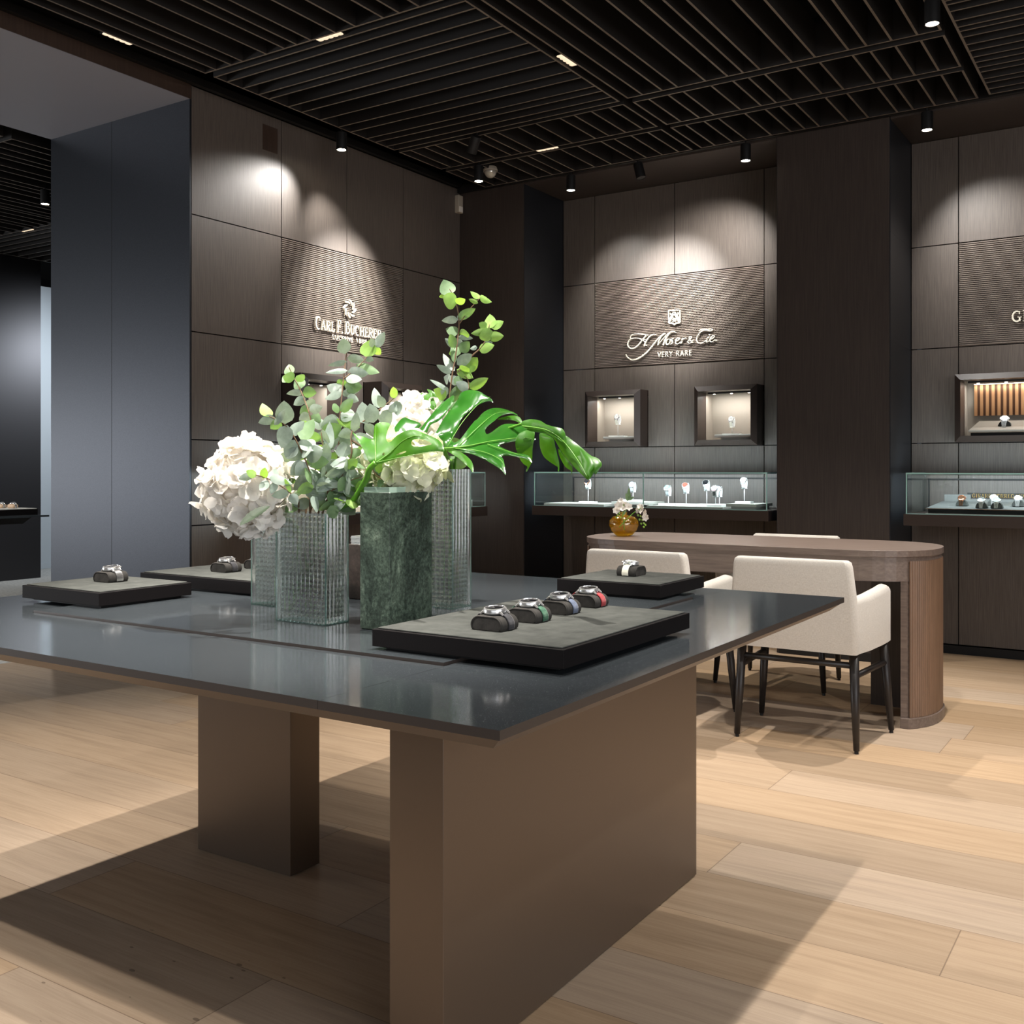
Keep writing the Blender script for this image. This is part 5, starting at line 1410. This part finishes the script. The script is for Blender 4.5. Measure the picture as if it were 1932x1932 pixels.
eucalyptus('tall green eucalyptus branch rising from the tall glass vase', [s7, s7b, s7c, s7d], [
    (850, 556, 838, 530, 14, 1), (862, 573, 838, 561, 14, 2), (848, 558, 830, 560, 6, 2), (860, 572, 876, 565, 7, 2), (905, 563, 889, 551, 5, 2), (905, 560, 926, 569, 6, 2), (902, 572, 886, 565, 4, 2), (862, 604, 884, 584, 6, 0), (864, 602, 894, 584, 8, 1), (864, 603, 836, 605, 7, 0),
    (923, 620, 924, 595, 11, 2), (926, 618, 948, 607, 8, 2), (925, 625, 892, 629, 7, 2), (920, 644, 917, 620, 13, 2), (922, 636, 948, 634, 9, 2), (918, 618, 905, 610, 7, 1), (903, 660, 930, 652, 9, 2), (914, 648, 928, 646, 6, 0), (900, 655, 888, 658, 4, 0),
    (865, 628, 843, 621, 9, 1), (866, 630, 884, 632, 9, 2), (864, 636, 890, 638, 5, 0), (860, 656, 850, 633, 8, 1), (858, 655, 841, 640, 6, 0), (868, 664, 884, 646, 10, 1), (860, 668, 848, 668, 8, 2), (862, 688, 888, 670, 10, 0), (858, 685, 852, 655, 5, 1),
    (878, 700, 899, 677, 12, 2), (880, 700, 896, 692, 6, 2), (857, 700, 838, 670, 7, 0), (852, 704, 826, 690, 6, 0), (862, 697, 890, 712, 9, 2), (868, 700, 884, 696, 9, 2), (846, 718, 838, 712, 9, 0), (849, 722, 862, 712, 10, 0), (845, 736, 814, 718, 4, 0),
    (886, 733, 918, 715, 9, 2), (884, 735, 862, 722, 9, 0), (850, 745, 888, 724, 8, 1), (846, 742, 832, 738, 9, 0), (842, 750, 820, 736, 10, 2), (848, 752, 870, 740, 10, 1), (850, 668, 872, 655, 8, 1), (858, 648, 872, 645, 8, 0), (856, 715, 872, 720, 8, 1)],
    [([(846, 760, 2.58), (842, 830, 2.6), (848, 880, 2.6)], 5, 0.05, 0.05, [1, 2], 0.0)], 27)

# ---- monstera leaves: cut outlines draped over a curved sheet that rises away from the viewer
from mathutils.geometry import delaunay_2d_cdt
def inside(p, poly):
    c = False; j = len(poly) - 1
    for i in range(len(poly)):
        if (poly[i][1] > p[1]) != (poly[j][1] > p[1]) and p[0] < (poly[j][0] - poly[i][0]) * (p[1] - poly[i][1]) / (poly[j][1] - poly[i][1]) + poly[i][0]:
            c = not c
        j = i
    return c
def smooth_loop(P, n=3):
    out = []; L = len(P)
    for i in range(L):
        p0, p1, p2, p3 = P[i - 1], P[i], P[(i + 1) % L], P[(i + 2) % L]
        for k in range(n):
            t = k / n
            out.append(tuple(0.5 * (2 * p1[j] + (p2[j] - p0[j]) * t + (2 * p0[j] - 5 * p1[j] + 4 * p2[j] - p3[j]) * t * t + (3 * p1[j] - p0[j] - 3 * p2[j] + p3[j]) * t ** 3) for j in (0, 1)))
    return out
def blade(m, poly, depth, root_p, holes=(), lift=0.0, step=4.0, bulge=0.010):
    P = smooth_loop(poly); vs = [Vector(p) for p in P]; n = len(vs); ed = [(i, (i + 1) % n) for i in range(n)]
    for h in holes:
        H = smooth_loop(h, 2); o = len(vs); vs += [Vector(p) for p in H]; ed += [(o + i, o + (i + 1) % len(H)) for i in range(len(H))]
    x0 = min(p[0] for p in P); x1 = max(p[0] for p in P); y0 = min(p[1] for p in P); y1 = max(p[1] for p in P)
    y = y0
    while y < y1:
        x = x0
        while x < x1:
            q = (x + 0.37 * step * (int(y / step) % 2), y)
            if inside(q, P) and not any(inside(q, h) for h in holes): vs.append(Vector(q))
            x += step
        y += step
    V, E_, Fc, _, _, _ = delaunay_2d_cdt(vs, ed, [], 0, 1e-5)
    fs = []
    for f in Fc:
        c = (sum(V[i].x for i in f) / len(f), sum(V[i].y for i in f) / len(f))
        if inside(c, P) and not any(inside(c, h) for h in holes): fs.append(tuple(f))
    out = []
    for v in V:
        # distance from the rim makes the blade bulge between its veins
        d = min(((v.x - p[0]) ** 2 + (v.y - p[1]) ** 2) for p in P) ** 0.5
        out.append(at_d(v.x, v.y, depth(v.x, v.y) - lift - bulge * (1 - math.exp(-d / 6.0)) + bulge * 0.4 * noise.noise(Vector((v.x * 0.06, v.y * 0.06, 3)))) - root_p)
    m.add(out, fs)
def field(ctrl, tilt):
    def f(x, y):
        a = b = 0
        for (px, py, d) in ctrl:
            w = 1 / ((x - px) ** 2 + (y - py) ** 2 + 200); a += w * (d - tilt * (850 - py)); b += w
        return a / b + tilt * (850 - y)
    return f
Z1 = lambda L: [(660 + x / 4.2, 720 + y / 4.2) for x, y in L]
Z2 = lambda L: [(900 + x / 4.2, 740 + y / 4.2) for x, y in L]
def monstera(label, petiole, blades, mids, rp=0.0045):
    root_p = at_d(*petiole[0])
    t = thing('monstera_leaf', label, 'leaf', root_p, 0)
    m = MB()
    for (poly, dep, holes, lift, k) in blades:
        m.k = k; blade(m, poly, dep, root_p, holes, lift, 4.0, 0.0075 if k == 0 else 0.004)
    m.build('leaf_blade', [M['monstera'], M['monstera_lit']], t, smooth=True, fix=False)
    if mids:
        m = MB()
        for (v, dep, r) in mids:
            P = [at_d(p[0], p[1], dep(*p) - (0.0125 if len(blades) > 1 else 0.0055)) - root_p for p in catmull(v, 5)]
            m.tube(P, [r * (1 - 0.75 * i / (len(P) - 1)) for i in range(len(P))], 6)
        m.build('midrib', bpy.data.materials.get('pale_rib') or pbr('pale_rib', '5F9432', 0.4), t, smooth=True)
    m = MB(); m.tube([at_d(*p) - root_p for p in catmull(petiole, 5)], rp, 10); m.build('petiole', M['stem_green'], t, smooth=True)
FM = field([(838, 845, 2.36), (860, 740, 2.50), (930, 758, 2.48), (976, 784, 2.33), (1011, 829, 2.22), (954, 896, 2.16), (893, 891, 2.20), (1000, 868, 2.17)], 0.0013)
MAIN = Z1([(750, 520), (722, 470), (668, 440), (700, 370), (740, 300), (790, 230), (850, 150), (880, 90), (950, 65), (1030, 80), (1068, 104), (1118, 134), (1136, 166), (1108, 154), (1060, 165), (1010, 190), (950, 230), (890, 290),
    (860, 350), (830, 410), (808, 465), (835, 482), (880, 450), (930, 385), (985, 315), (1008, 299), (1058, 244), (1118, 214), (1178, 209), (1248, 224), (1308, 249), (1330, 269), (1288, 254), (1238, 258), (1188, 276), (1148, 309),
    (1098, 349), (1073, 384), (1083, 414), (1118, 404), (1158, 374), (1208, 342), (1253, 334), (1348, 339), (1388, 354), (1418, 414), (1433, 429), (1476, 456), (1438, 469), (1368, 472), (1298, 476), (1228, 489), (1182, 506),
    (1208, 524), (1268, 549), (1328, 568), (1388, 577), (1428, 599), (1444, 644), (1425, 626), (1378, 610), (1338, 600), (1268, 588), (1205, 590), (1218, 620), (1228, 670), (1236, 739), (1208, 709), (1148, 664), (1078, 624),
    (1008, 590), (960, 572), (900, 562), (830, 548), (765, 530)])
LOBE_A = Z1([(545, 400), (580, 345), (640, 270), (700, 200), (770, 140), (820, 110), (825, 150), (790, 210), (740, 280), (690, 320), (640, 345), (605, 420), (585, 428), (640, 450), (700, 470), (665, 490), (600, 440)])
LOBE_A0 = Z1([(300, 475), (340, 390), (385, 320), (430, 283), (480, 300), (565, 335), (540, 375), (520, 400), (440, 420), (380, 440), (335, 472)])
LOBE_G = Z1([(755, 522), (850, 545), (920, 585), (965, 632), (980, 680), (976, 720), (955, 692), (920, 658), (870, 614), (820, 580), (770, 548)])
BACK1 = Z1([(520, 175), (545, 120), (568, 90), (612, 100), (640, 80), (662, 130), (686, 195), (655, 230), (612, 275), (585, 235), (574, 175)])
BACK2 = Z1([(612, 60), (660, 75), (700, 120), (720, 165), (690, 185), (655, 130), (625, 85)])
BACK3 = Z2([(160, 215), (225, 192), (300, 185), (345, 205), (361, 250), (335, 243), (285, 222), (215, 218)])
monstera('glossy monstera leaf fanned out over the tall glass vase',
    [pin(V3 + Vector((0.05, 0.0, 0.03))), pin(V3 + Vector((0.045, 0.0, 0.34))), (846, 870, 2.42), (838, 848, 2.36)],
    [(MAIN, FM, [], 0.0, 0), (LOBE_A, FM, [], -0.004, 0), (LOBE_A0, FM, [], -0.01, 0), (LOBE_G, FM, [], 0.004, 1), (BACK3, FM, [], -0.03, 1)],
    [([(838, 846), (880, 842), (930, 832), (985, 826), (1005, 829)], FM, 0.0022), ([(845, 842), (870, 800), (900, 765), (925, 748)], FM, 0.0012), ([(868, 840), (900, 808), (935, 780), (970, 778)], FM, 0.0012), ([(860, 846), (910, 852), (945, 868), (952, 886)], FM, 0.0012), ([(920, 838), (960, 852), (995, 862)], FM, 0.0010)])
FB = field([(800, 750, 2.56), (830, 740, 2.56)], 0.0006)
monstera('pale green monstera leaf glimpsed behind the glossy one, above the hidden bloom',
    [pin(V3 + Vector((-0.02, 0.01, 0.03))), pin(V3 + Vector((-0.02, 0.01, 0.34))), (818, 800, 2.56), (806, 770, 2.56)],
    [(BACK1, FB, [], 0.0, 1), (BACK2, FB, [], -0.02, 1)], [], 0.002)
FR = field([(985, 798, 2.24), (1060, 815, 2.17), (1110, 900, 2.06), (1130, 880, 2.07), (990, 885, 2.24), (1050, 888, 2.17)], 0.0006)
R1 = Z2([(350, 250), (370, 225), (430, 215), (500, 225), (550, 255), (620, 275), (670, 285), (692, 310), (702, 345), (695, 375), (680, 384), (640, 360), (600, 340), (540, 305), (480, 290), (400, 284), (362, 274)])
R2 = Z2([(368, 268), (450, 285), (530, 300), (600, 335), (680, 382), (702, 345), (760, 385), (830, 440), (900, 500), (960, 525), (990, 570), (970, 610), (940, 652), (928, 640), (905, 672), (880, 694), (850, 670), (790, 615), (740, 560), (690, 500), (650, 440), (610, 370), (560, 335), (490, 320), (420, 308), (380, 292)])
R3 = Z2([(303, 395), (330, 330), (400, 300), (455, 310), (450, 380), (440, 450), (437, 540), (422, 580), (395, 630), (387, 624), (398, 590), (370, 570), (340, 530), (318, 480)])
R4 = Z2([(497, 325), (550, 335), (605, 370), (620, 430), (640, 510), (652, 570), (650, 628), (640, 620), (638, 592), (590, 562), (530, 512), (500, 440), (495, 380)])
R5 = Z2([(645, 445), (690, 505), (740, 568), (757, 595), (750, 655), (743, 622), (700, 592), (665, 532), (648, 490)])
R6 = Z2([(815, 450), (850, 470), (925, 550), (920, 600), (895, 640), (905, 670), (870, 660), (840, 600), (826, 520)])
monstera('long drooping monstera leaf tip hanging towards the glass case',
    [pin(V3 + Vector((0.06, 0.0, 0.05))), pin(V3 + Vector((0.055, 0.0, 0.34))), (870, 850, 2.46), (920, 822, 2.40), (985, 800, 2.25)],
    [(R1, FR, [], 0.012, 1), (R2, FR, [], 0.0, 1), (R3, FR, [], -0.02, 1), (R4, FR, [], -0.015, 1), (R5, FR, [], -0.02, 1), (R6, FR, [], 0.012, 1)],
    [([(985, 804), (1030, 811), (1060, 830), (1090, 868), (1108, 900)], FR, 0.0020)], 0.0030)
FL = field([(709, 873, 2.20), (690, 820, 2.28), (725, 798, 2.26), (780, 812, 2.18), (838, 850, 2.08)], 0.0006)
LEFT = Z1([(205, 650), (155, 635), (110, 545), (60, 465), (20, 400), (60, 425), (110, 435), (160, 455), (186, 450), (190, 400), (196, 350), (218, 330), (270, 320), (317, 335), (310, 362), (295, 402), (288, 450), (302, 480), (330, 472), (370, 430),
    (420, 400), (480, 380), (530, 385), (590, 410), (650, 435), (700, 460), (735, 500), (747, 545), (735, 556), (700, 552), (640, 556), (560, 568), (480, 582), (400, 602), (320, 627), (250, 648)])
HOLE = Z1([(485, 490), (497, 465), (530, 455), (580, 458), (625, 475), (650, 495), (620, 505), (560, 515), (505, 513)])
HOLE2 = Z1([(258, 572), (268, 560), (276, 566), (272, 582), (260, 586)])
HOLE3 = Z1([(366, 580), (400, 562), (445, 550), (448, 556), (420, 570), (380, 584)])
monstera('bright back-lit monstera leaf lying over the marble vase bloom',
    [pin(V1 + Vector((-0.06, 0, 0.025))), pin(V1 + Vector((0.055, 0, 0.235))), (665, 945, 2.30), (690, 905, 2.24), (697, 885, 2.21), (709, 873, 2.20)],
    [(LEFT, FL, [HOLE, HOLE2, HOLE3], 0.0, 1)],
    [([(709, 873), (708, 840), (709, 803)], FL, 0.0016), ([(709, 873), (735, 855), (760, 832), (785, 822), (810, 828)], FL, 0.0014), ([(709, 873), (760, 862), (820, 852)], FL, 0.0012)], 0.0065)

# ================================================================ DESK AND CHAIRS
DX0, DX1, DY0, DY1, DZ = -2.230, -1.206, 4.455, 5.135, 0.7535
def stadium(e=0.0, n=20, x0=DX0, x1=DX1):
    r = (DY1 - DY0) / 2 - e; cy = (DY0 + DY1) / 2; P = []
    for i in range(n + 1):
        a = -PI / 2 + PI * i / n
        c_, s_ = math.cos(a), math.sin(a)
        P.append((x1 + r * (abs(c_) ** 0.85) * 1.0, cy + r * math.copysign(abs(s_) ** 0.85, s_)))
    for i in range(n + 1):
        a = PI / 2 + PI * i / n
        c_, s_ = math.cos(a), math.sin(a)
        P.append((x0 - r * (abs(c_) ** 0.85), cy + r * math.copysign(abs(s_) ** 0.85, s_)))
    return P
t = thing('sales_desk', 'oval-ended grey-brown oak consulting desk with fluted end', 'desk', (0, 0, 0))
m = MB(); m.prism(stadium(0), DZ - 0.028, DZ); m.build('desktop', M['desk'], t, bevel=0.002)
m = MB(); m.prism(stadium(0.009), DZ - 0.131, DZ - 0.0285)
m.build('apron', M['desk'], t)
def endleg(sgn, x):
    P = [p for p in stadium(0.012) if (p[0] * sgn > x * sgn)]
    P = sorted(P, key=lambda p: p[1] * sgn)
    P = [(x, P[0][1])] + P + [(x, P[-1][1])]
    m = MB(); m.prism(P, 0.0, DZ - 0.132); m.build('leg', M['desk'], t)
    # fluted skin
    cy = (DY0 + DY1) / 2; Q = []
    S_ = [p for p in stadium(0.003, 150) if (p[0] * sgn > (x + sgn * 0.035) * sgn)]
    S_ = sorted(S_, key=lambda p: p[1] * sgn)
    for i, p in enumerate(S_):
        k = -0.003 if i % 2 else 0.0
        d = Vector((p[0] - (DX1 if sgn > 0 else DX0), p[1] - cy)).normalized()
        Q.append((p[0] + d.x * k, p[1] + d.y * k))
    Q = Q + [(x + sgn * 0.035, Q[-1][1] - sgn * 0.02), (x + sgn * 0.035, Q[0][1] + sgn * 0.02)]
    m = MB(); m.prism(Q, 0.045, DZ - 0.046); m.build('fluted_panel', M['flute'], t)
    P = [p for p in stadium(-0.004) if (p[0] * sgn > x * sgn)]
    P = sorted(P, key=lambda p: p[1] * sgn); P = [(x, P[0][1])] + P + [(x, P[-1][1])]
    m = MB(); m.prism(P, 0.0, 0.044); m.build('plinth', M['desk'], t, bevel=0.002)
endleg(1, -0.985); endleg(-1, -2.45)
m = MB(); m.box(-1.20, -0.99, 4.93, 5.09, 0.0, DZ - 0.132); m.build('inner_post', M['veneer_dark'], t)
m = MB(); m.box(-2.44, -2.24, 4.93, 5.09, 0, DZ - 0.132); m.build('inner_post', M['veneer_dark'], t)

def make_chair(label, loc, rz):
    """local: faces +y; rear at -y"""
    t = thing('armchair', label, 'chair', loc, rz, 'linen armchairs around the desk')
    SK = 0.385
    # backrest
    def slab(prof, th, xs0, xs1, name):
        pass
    rows = []
    def backring(z, w_, y, th, rc):
        P = []
        hw = w_ / 2
        for (cx, cy_, a0) in ((hw - rc, -th / 2 + rc, -PI / 2), (hw - rc, th / 2 - rc, 0), (-hw + rc, th / 2 - rc, PI / 2), (-hw + rc, -th / 2 + rc, PI)):
            for i in range(5):
                a = a0 + PI / 2 * i / 4; P.append((cx + rc * math.cos(a), y + cy_ + rc * math.sin(a), z))
        return P
    for z, w_, y, th in ((SK, 0.50, -0.215, 0.060), (0.45, 0.505, -0.222, 0.066), (0.60, 0.490, -0.234, 0.066), (0.72, 0.466, -0.244, 0.060), (0.738, 0.458, -0.246, 0.054), (0.746, 0.440, -0.246, 0.034)):
        rows.append(backring(z, w_, y, th, 0.016))
    m = MB(); m.grid([r + [r[0]] for r in rows]); n = len(rows[0]) + 1
    m.f += [list(range(n - 1))[::-1], [(len(rows) - 1) * n + i for i in range(n - 1)]]; m.mi += [0, 0]
    autosmooth(m.build('backrest', M['cream'], t, fix=True), 1.0)
    for s in (-1, 1):
        rows = []
        for y, zt, xo, th in ((-0.225, 0.600, 0.246, 0.050), (-0.10, 0.606, 0.266, 0.056), (0.06, 0.616, 0.276, 0.058), (0.16, 0.622, 0.277, 0.058), (0.20, 0.615, 0.275, 0.054), (0.212, 0.595, 0.272, 0.040)):
            zb = SK; r = []
            for k in range(9):
                a = PI * k / 8; r.append((s * (xo - th / 2 + th / 2 * math.cos(a)), y, zt - th / 2 + th / 2 * math.sin(a)))
            r = [(s * xo, y, zb)] + r + [(s * (xo - th), y, zb)]
            rows.append(r)
        m = MB(); m.grid([r + [r[0]] for r in rows]); n = len(rows[0]) + 1
        m.f += [list(range(n - 1)), [(len(rows) - 1) * n + i for i in range(n - 1)]]; m.mi += [0, 0]
        autosmooth(m.build('armrest', M['cream'], t, fix=True), 1.0)
    m = MB(); m.box(-0.225, 0.225, -0.19, 0.205, SK, 0.405 + 0.04); m.build('seat_base', M['cream'], t, bevel=0.008)
    m = MB(); m.box(-0.222, 0.222, -0.185, 0.21, 0.446, 0.49); m.build('seat_cushion', M['cream'], t, bevel=0.018)
    for (x, y, xt, yt) in ((-0.24, -0.205, -0.225, -0.185), (0.24, -0.205, 0.225, -0.185), (-0.278, 0.20, -0.25, 0.175), (0.278, 0.20, 0.25, 0.175)):
        m = MB(); m.tube([(x, y, 0.012), (x + (xt - x) * 0.45, y + (yt - y) * 0.45, 0.18), (xt, yt, SK)], [0.0115, 0.0165, 0.0190], 14); lg = m.build('leg', M['blackwood'], t, smooth=True)
        m = MB(); m.lathe([(0, 0), (0.008, 0), (0.008, 0.0125), (0, 0.0125)], (x, y, 0), 12); m.build('foot_glide', M['black'], lg)
    def at(x, y, xt, yt, z): f = z / SK; return Vector((x + (xt - x) * f, y + (yt - y) * f, z))
    for a, b in ((((-0.24, -0.205, -0.225, -0.185), 0.335), ((0.24, -0.205, 0.225, -0.185), 0.335)), (((-0.24, -0.205, -0.225, -0.185), 0.295), ((-0.278, 0.20, -0.25, 0.175), 0.295)), (((0.24, -0.205, 0.225, -0.185), 0.295), ((0.278, 0.20, 0.25, 0.175), 0.295))):
        m = MB(); m.tube([at(*a[0], a[1]), at(*b[0], b[1])], 0.0125, 12); m.build('stretcher', M['blackwood'], t, smooth=True)
    return t
c1 = make_chair('linen armchair at the fluted end of the desk, seen whole from behind', (-1.277, 4.245, 0), 0)
dup(c1, (-1.955, 4.245, 0), 0, 'linen armchair near the amber vase, half hidden by the island table')
dup(c1, (-1.715, 5.195, 0), PI, 'linen armchair on the far side of the desk, only its back top showing')

# amber bud vase with freesias
va = at_z(1177, 1011, DZ)
t = thing('amber_glass_vase', 'round amber glass bud vase on the oval desk', 'vase', (va.x, va.y, DZ + 0.0005))
k = 1.0
pro = [(0.001, 0.004), (0.030, 0.0), (0.045, 0.006), (0.065, 0.028), (0.0765, 0.056), (0.073, 0.080), (0.055, 0.098), (0.036, 0.103), (0.022, 0.105), (0.016, 0.112), (0.019, 0.122),
       (0.016, 0.122), (0.012, 0.112), (0.018, 0.101), (0.036, 0.097), (0.053, 0.092), (0.069, 0.077), (0.0715, 0.056), (0.061, 0.031), (0.043, 0.012), (0.001, 0.010)]
m = MB(); m.lathe(pro, (0, 0, 0), 40); m.build('glass_body', M['amber'], t, smooth=True, fix=True)
m = MB(); m.lathe([(0.001, 0.013), (0.041, 0.014), (0.058, 0.034), (0.066, 0.050), (0.001, 0.050)], (0, 0, 0), 30); m.build('water', M['water'], t, smooth=True, fix=True)
def freesia(label, pts, blooms, seed, leafs=()):
    rnd = random.Random(seed); dA = 5.16
    P = [at_d(x, y, dA + dz) for x, y, dz in pts]; r0 = P[0].copy()
    t = thing('freesia_stem', label, 'flower', r0)
    m = MB(); m.tube([Vector(p) - r0 for p in catmull(P, 4)], 0.0018, 7); m.build('stem', M['stem_green'], t, smooth=True)
    m = MB()
    for (x, y, s) in blooms:
        c = at_d(x, y, dA + rnd.uniform(-0.02, 0.02)) - r0
        ax = Vector((rnd.uniform(-0.6, 0.6), -0.6, rnd.uniform(-0.2, 0.8))).normalized()
        o = ax.orthogonal().normalized()
        for i in range(6):
            d = o.copy(); d.rotate(Matrix.Rotation(i * PI / 3, 3, ax)); dd = (d * 0.75 + ax * 0.8).normalized(); nn = (ax * 0.75 - d * 0.8).normalized()
            m.grid(petal_grid(c, dd, nn, 0.022 * s, 0.0085 * s, -0.3, 0.02, i))
    m.build('blossom', M['petal'], t, smooth=True)
    m = MB()
    for (x, y, x2, y2, hw, kd) in leafs:
        b, tp = at_d(x, y, dA), at_d(x2, y2, dA + rnd.uniform(-0.01, 0.01)); m.k = kd
        m.grid([[v - r0 for v in r] for r in leaf_rows(b, tp, hw * dA / F_PX, rnd.uniform(-0.4, 0.4), 0.1, 0.1)])
    if leafs: m.build('leaves', [M['euc_mid'], M['euc_green']], t, smooth=True)
buds = lambda L: [(x, y, x + 1.5, y + 4.5, 1.8, 1) for x, y in L]
freesia('white freesia with grey leaf sprig standing upright in the amber vase', [(1178, 1000, 0), (1177, 985, 0), (1175, 970, 0), (1177, 950, 0)],
        [(1168, 955, 1.2), (1178, 952, 1.2), (1162, 963, 1.0), (1185, 957, 1.1), (1172, 946, 0.9), (1175, 962, 1.0)], 3,
        [(1184, 946, 1181, 930, 2.6, 0), (1185, 945, 1189, 930, 3.4, 0), (1185, 938, 1187, 920, 2.6, 0), (1188, 944, 1196, 936, 2.2, 0), (1176, 972, 1182, 960, 2, 0)] + buds([(1165, 970), (1170, 974), (1162, 974), (1174, 970), (1168, 966)]))
freesia('white freesia leaning over the side of the amber vase, green buds below', [(1168, 995, 0), (1180, 982, 0), (1195, 968, 0), (1210, 958, 0)],
        [(1214, 962, 1.3), (1220, 970, 1.2), (1208, 958, 1.0), (1219, 977, 1.0), (1205, 963, 0.9)], 4,
        buds([(1208, 972), (1211, 979), (1214, 985), (1209, 986), (1217, 988), (1206, 978), (1214, 992), (1203, 970)]))

# ================================================================ THE ROOM PAST THE PASSAGE
t = thing('display_table', 'black-topped display table in the room past the metal panel, cut by the picture edge', 'table', (-7.9, 4.1, 0))
m = MB(); m.box(-1.0, 0.60, -0.6, 0.60, TZ - 0.014, TZ); m.build('tabletop', M['top'], t)
m = MB(); m.prism([(-0.97, -0.57), (0.30, -0.57), (0.30, 0.57), (-0.97, 0.57)], TZ - 0.075, TZ - 0.0145, [(-0.99, -0.59), (0.40, -0.59), (0.40, 0.59), (-0.99, 0.59)]); m.build('underframe', M['tray'], t)
m = MB(); m.box(-0.75, 0.02, -0.06, 0.06, 0.0, TZ - 0.076); m.build('leg', M['tray'], t)
t2 = thing('display_tray', 'cream-topped tray on the table past the metal panel', 'tray', (-7.76, 4.48, TZ))
m = MB(); m.box(-0.3, 0.34, -0.2, 0.2, 0, 0.045); m.build('body', M['tray'], t2)
m = MB(); m.box(-0.295, 0.335, -0.195, 0.195, 0.045, 0.05); m.build('suede_top', M['plate'], t2)
p = at_d(12, 957, 8.2)
for i, (xx, yy, lb) in enumerate(((-7.665, 4.53, 'cut off by the picture edge'), (-7.575, 4.57, 'on the beige cushion'))):
    c = thing('wristwatch', 'steel bracelet watch on the cream tray past the panel, ' + lb, 'watch', (xx, yy, TZ + 0.05), 0.2, 'watches on the cream tray past the panel')
    m = MB(); m.box(-0.032, 0.032, -0.028, 0.028, 0, 0.03); m.build('cushion', pbr('beige_cushion', 'C9AC90', 0.8) if i == 0 else bpy.data.materials['beige_cushion'], c, bevel=0.01)
    watch_case(c, (0, 0, 0.038), (0, -0.1, 1), (-1, 0, 0), 0.021, M['steel'], M['dial'])
    m = MB(); m.grid([[(-0.034, y_, 0.004), (-0.034, y_, 0.026), (-0.02, y_, 0.034), (0.02, y_, 0.034), (0.034, y_, 0.026), (0.034, y_, 0.004)] for y_ in (-0.01, 0.01)]); m.build('bracelet', M['steel'], c, solid=0.002)
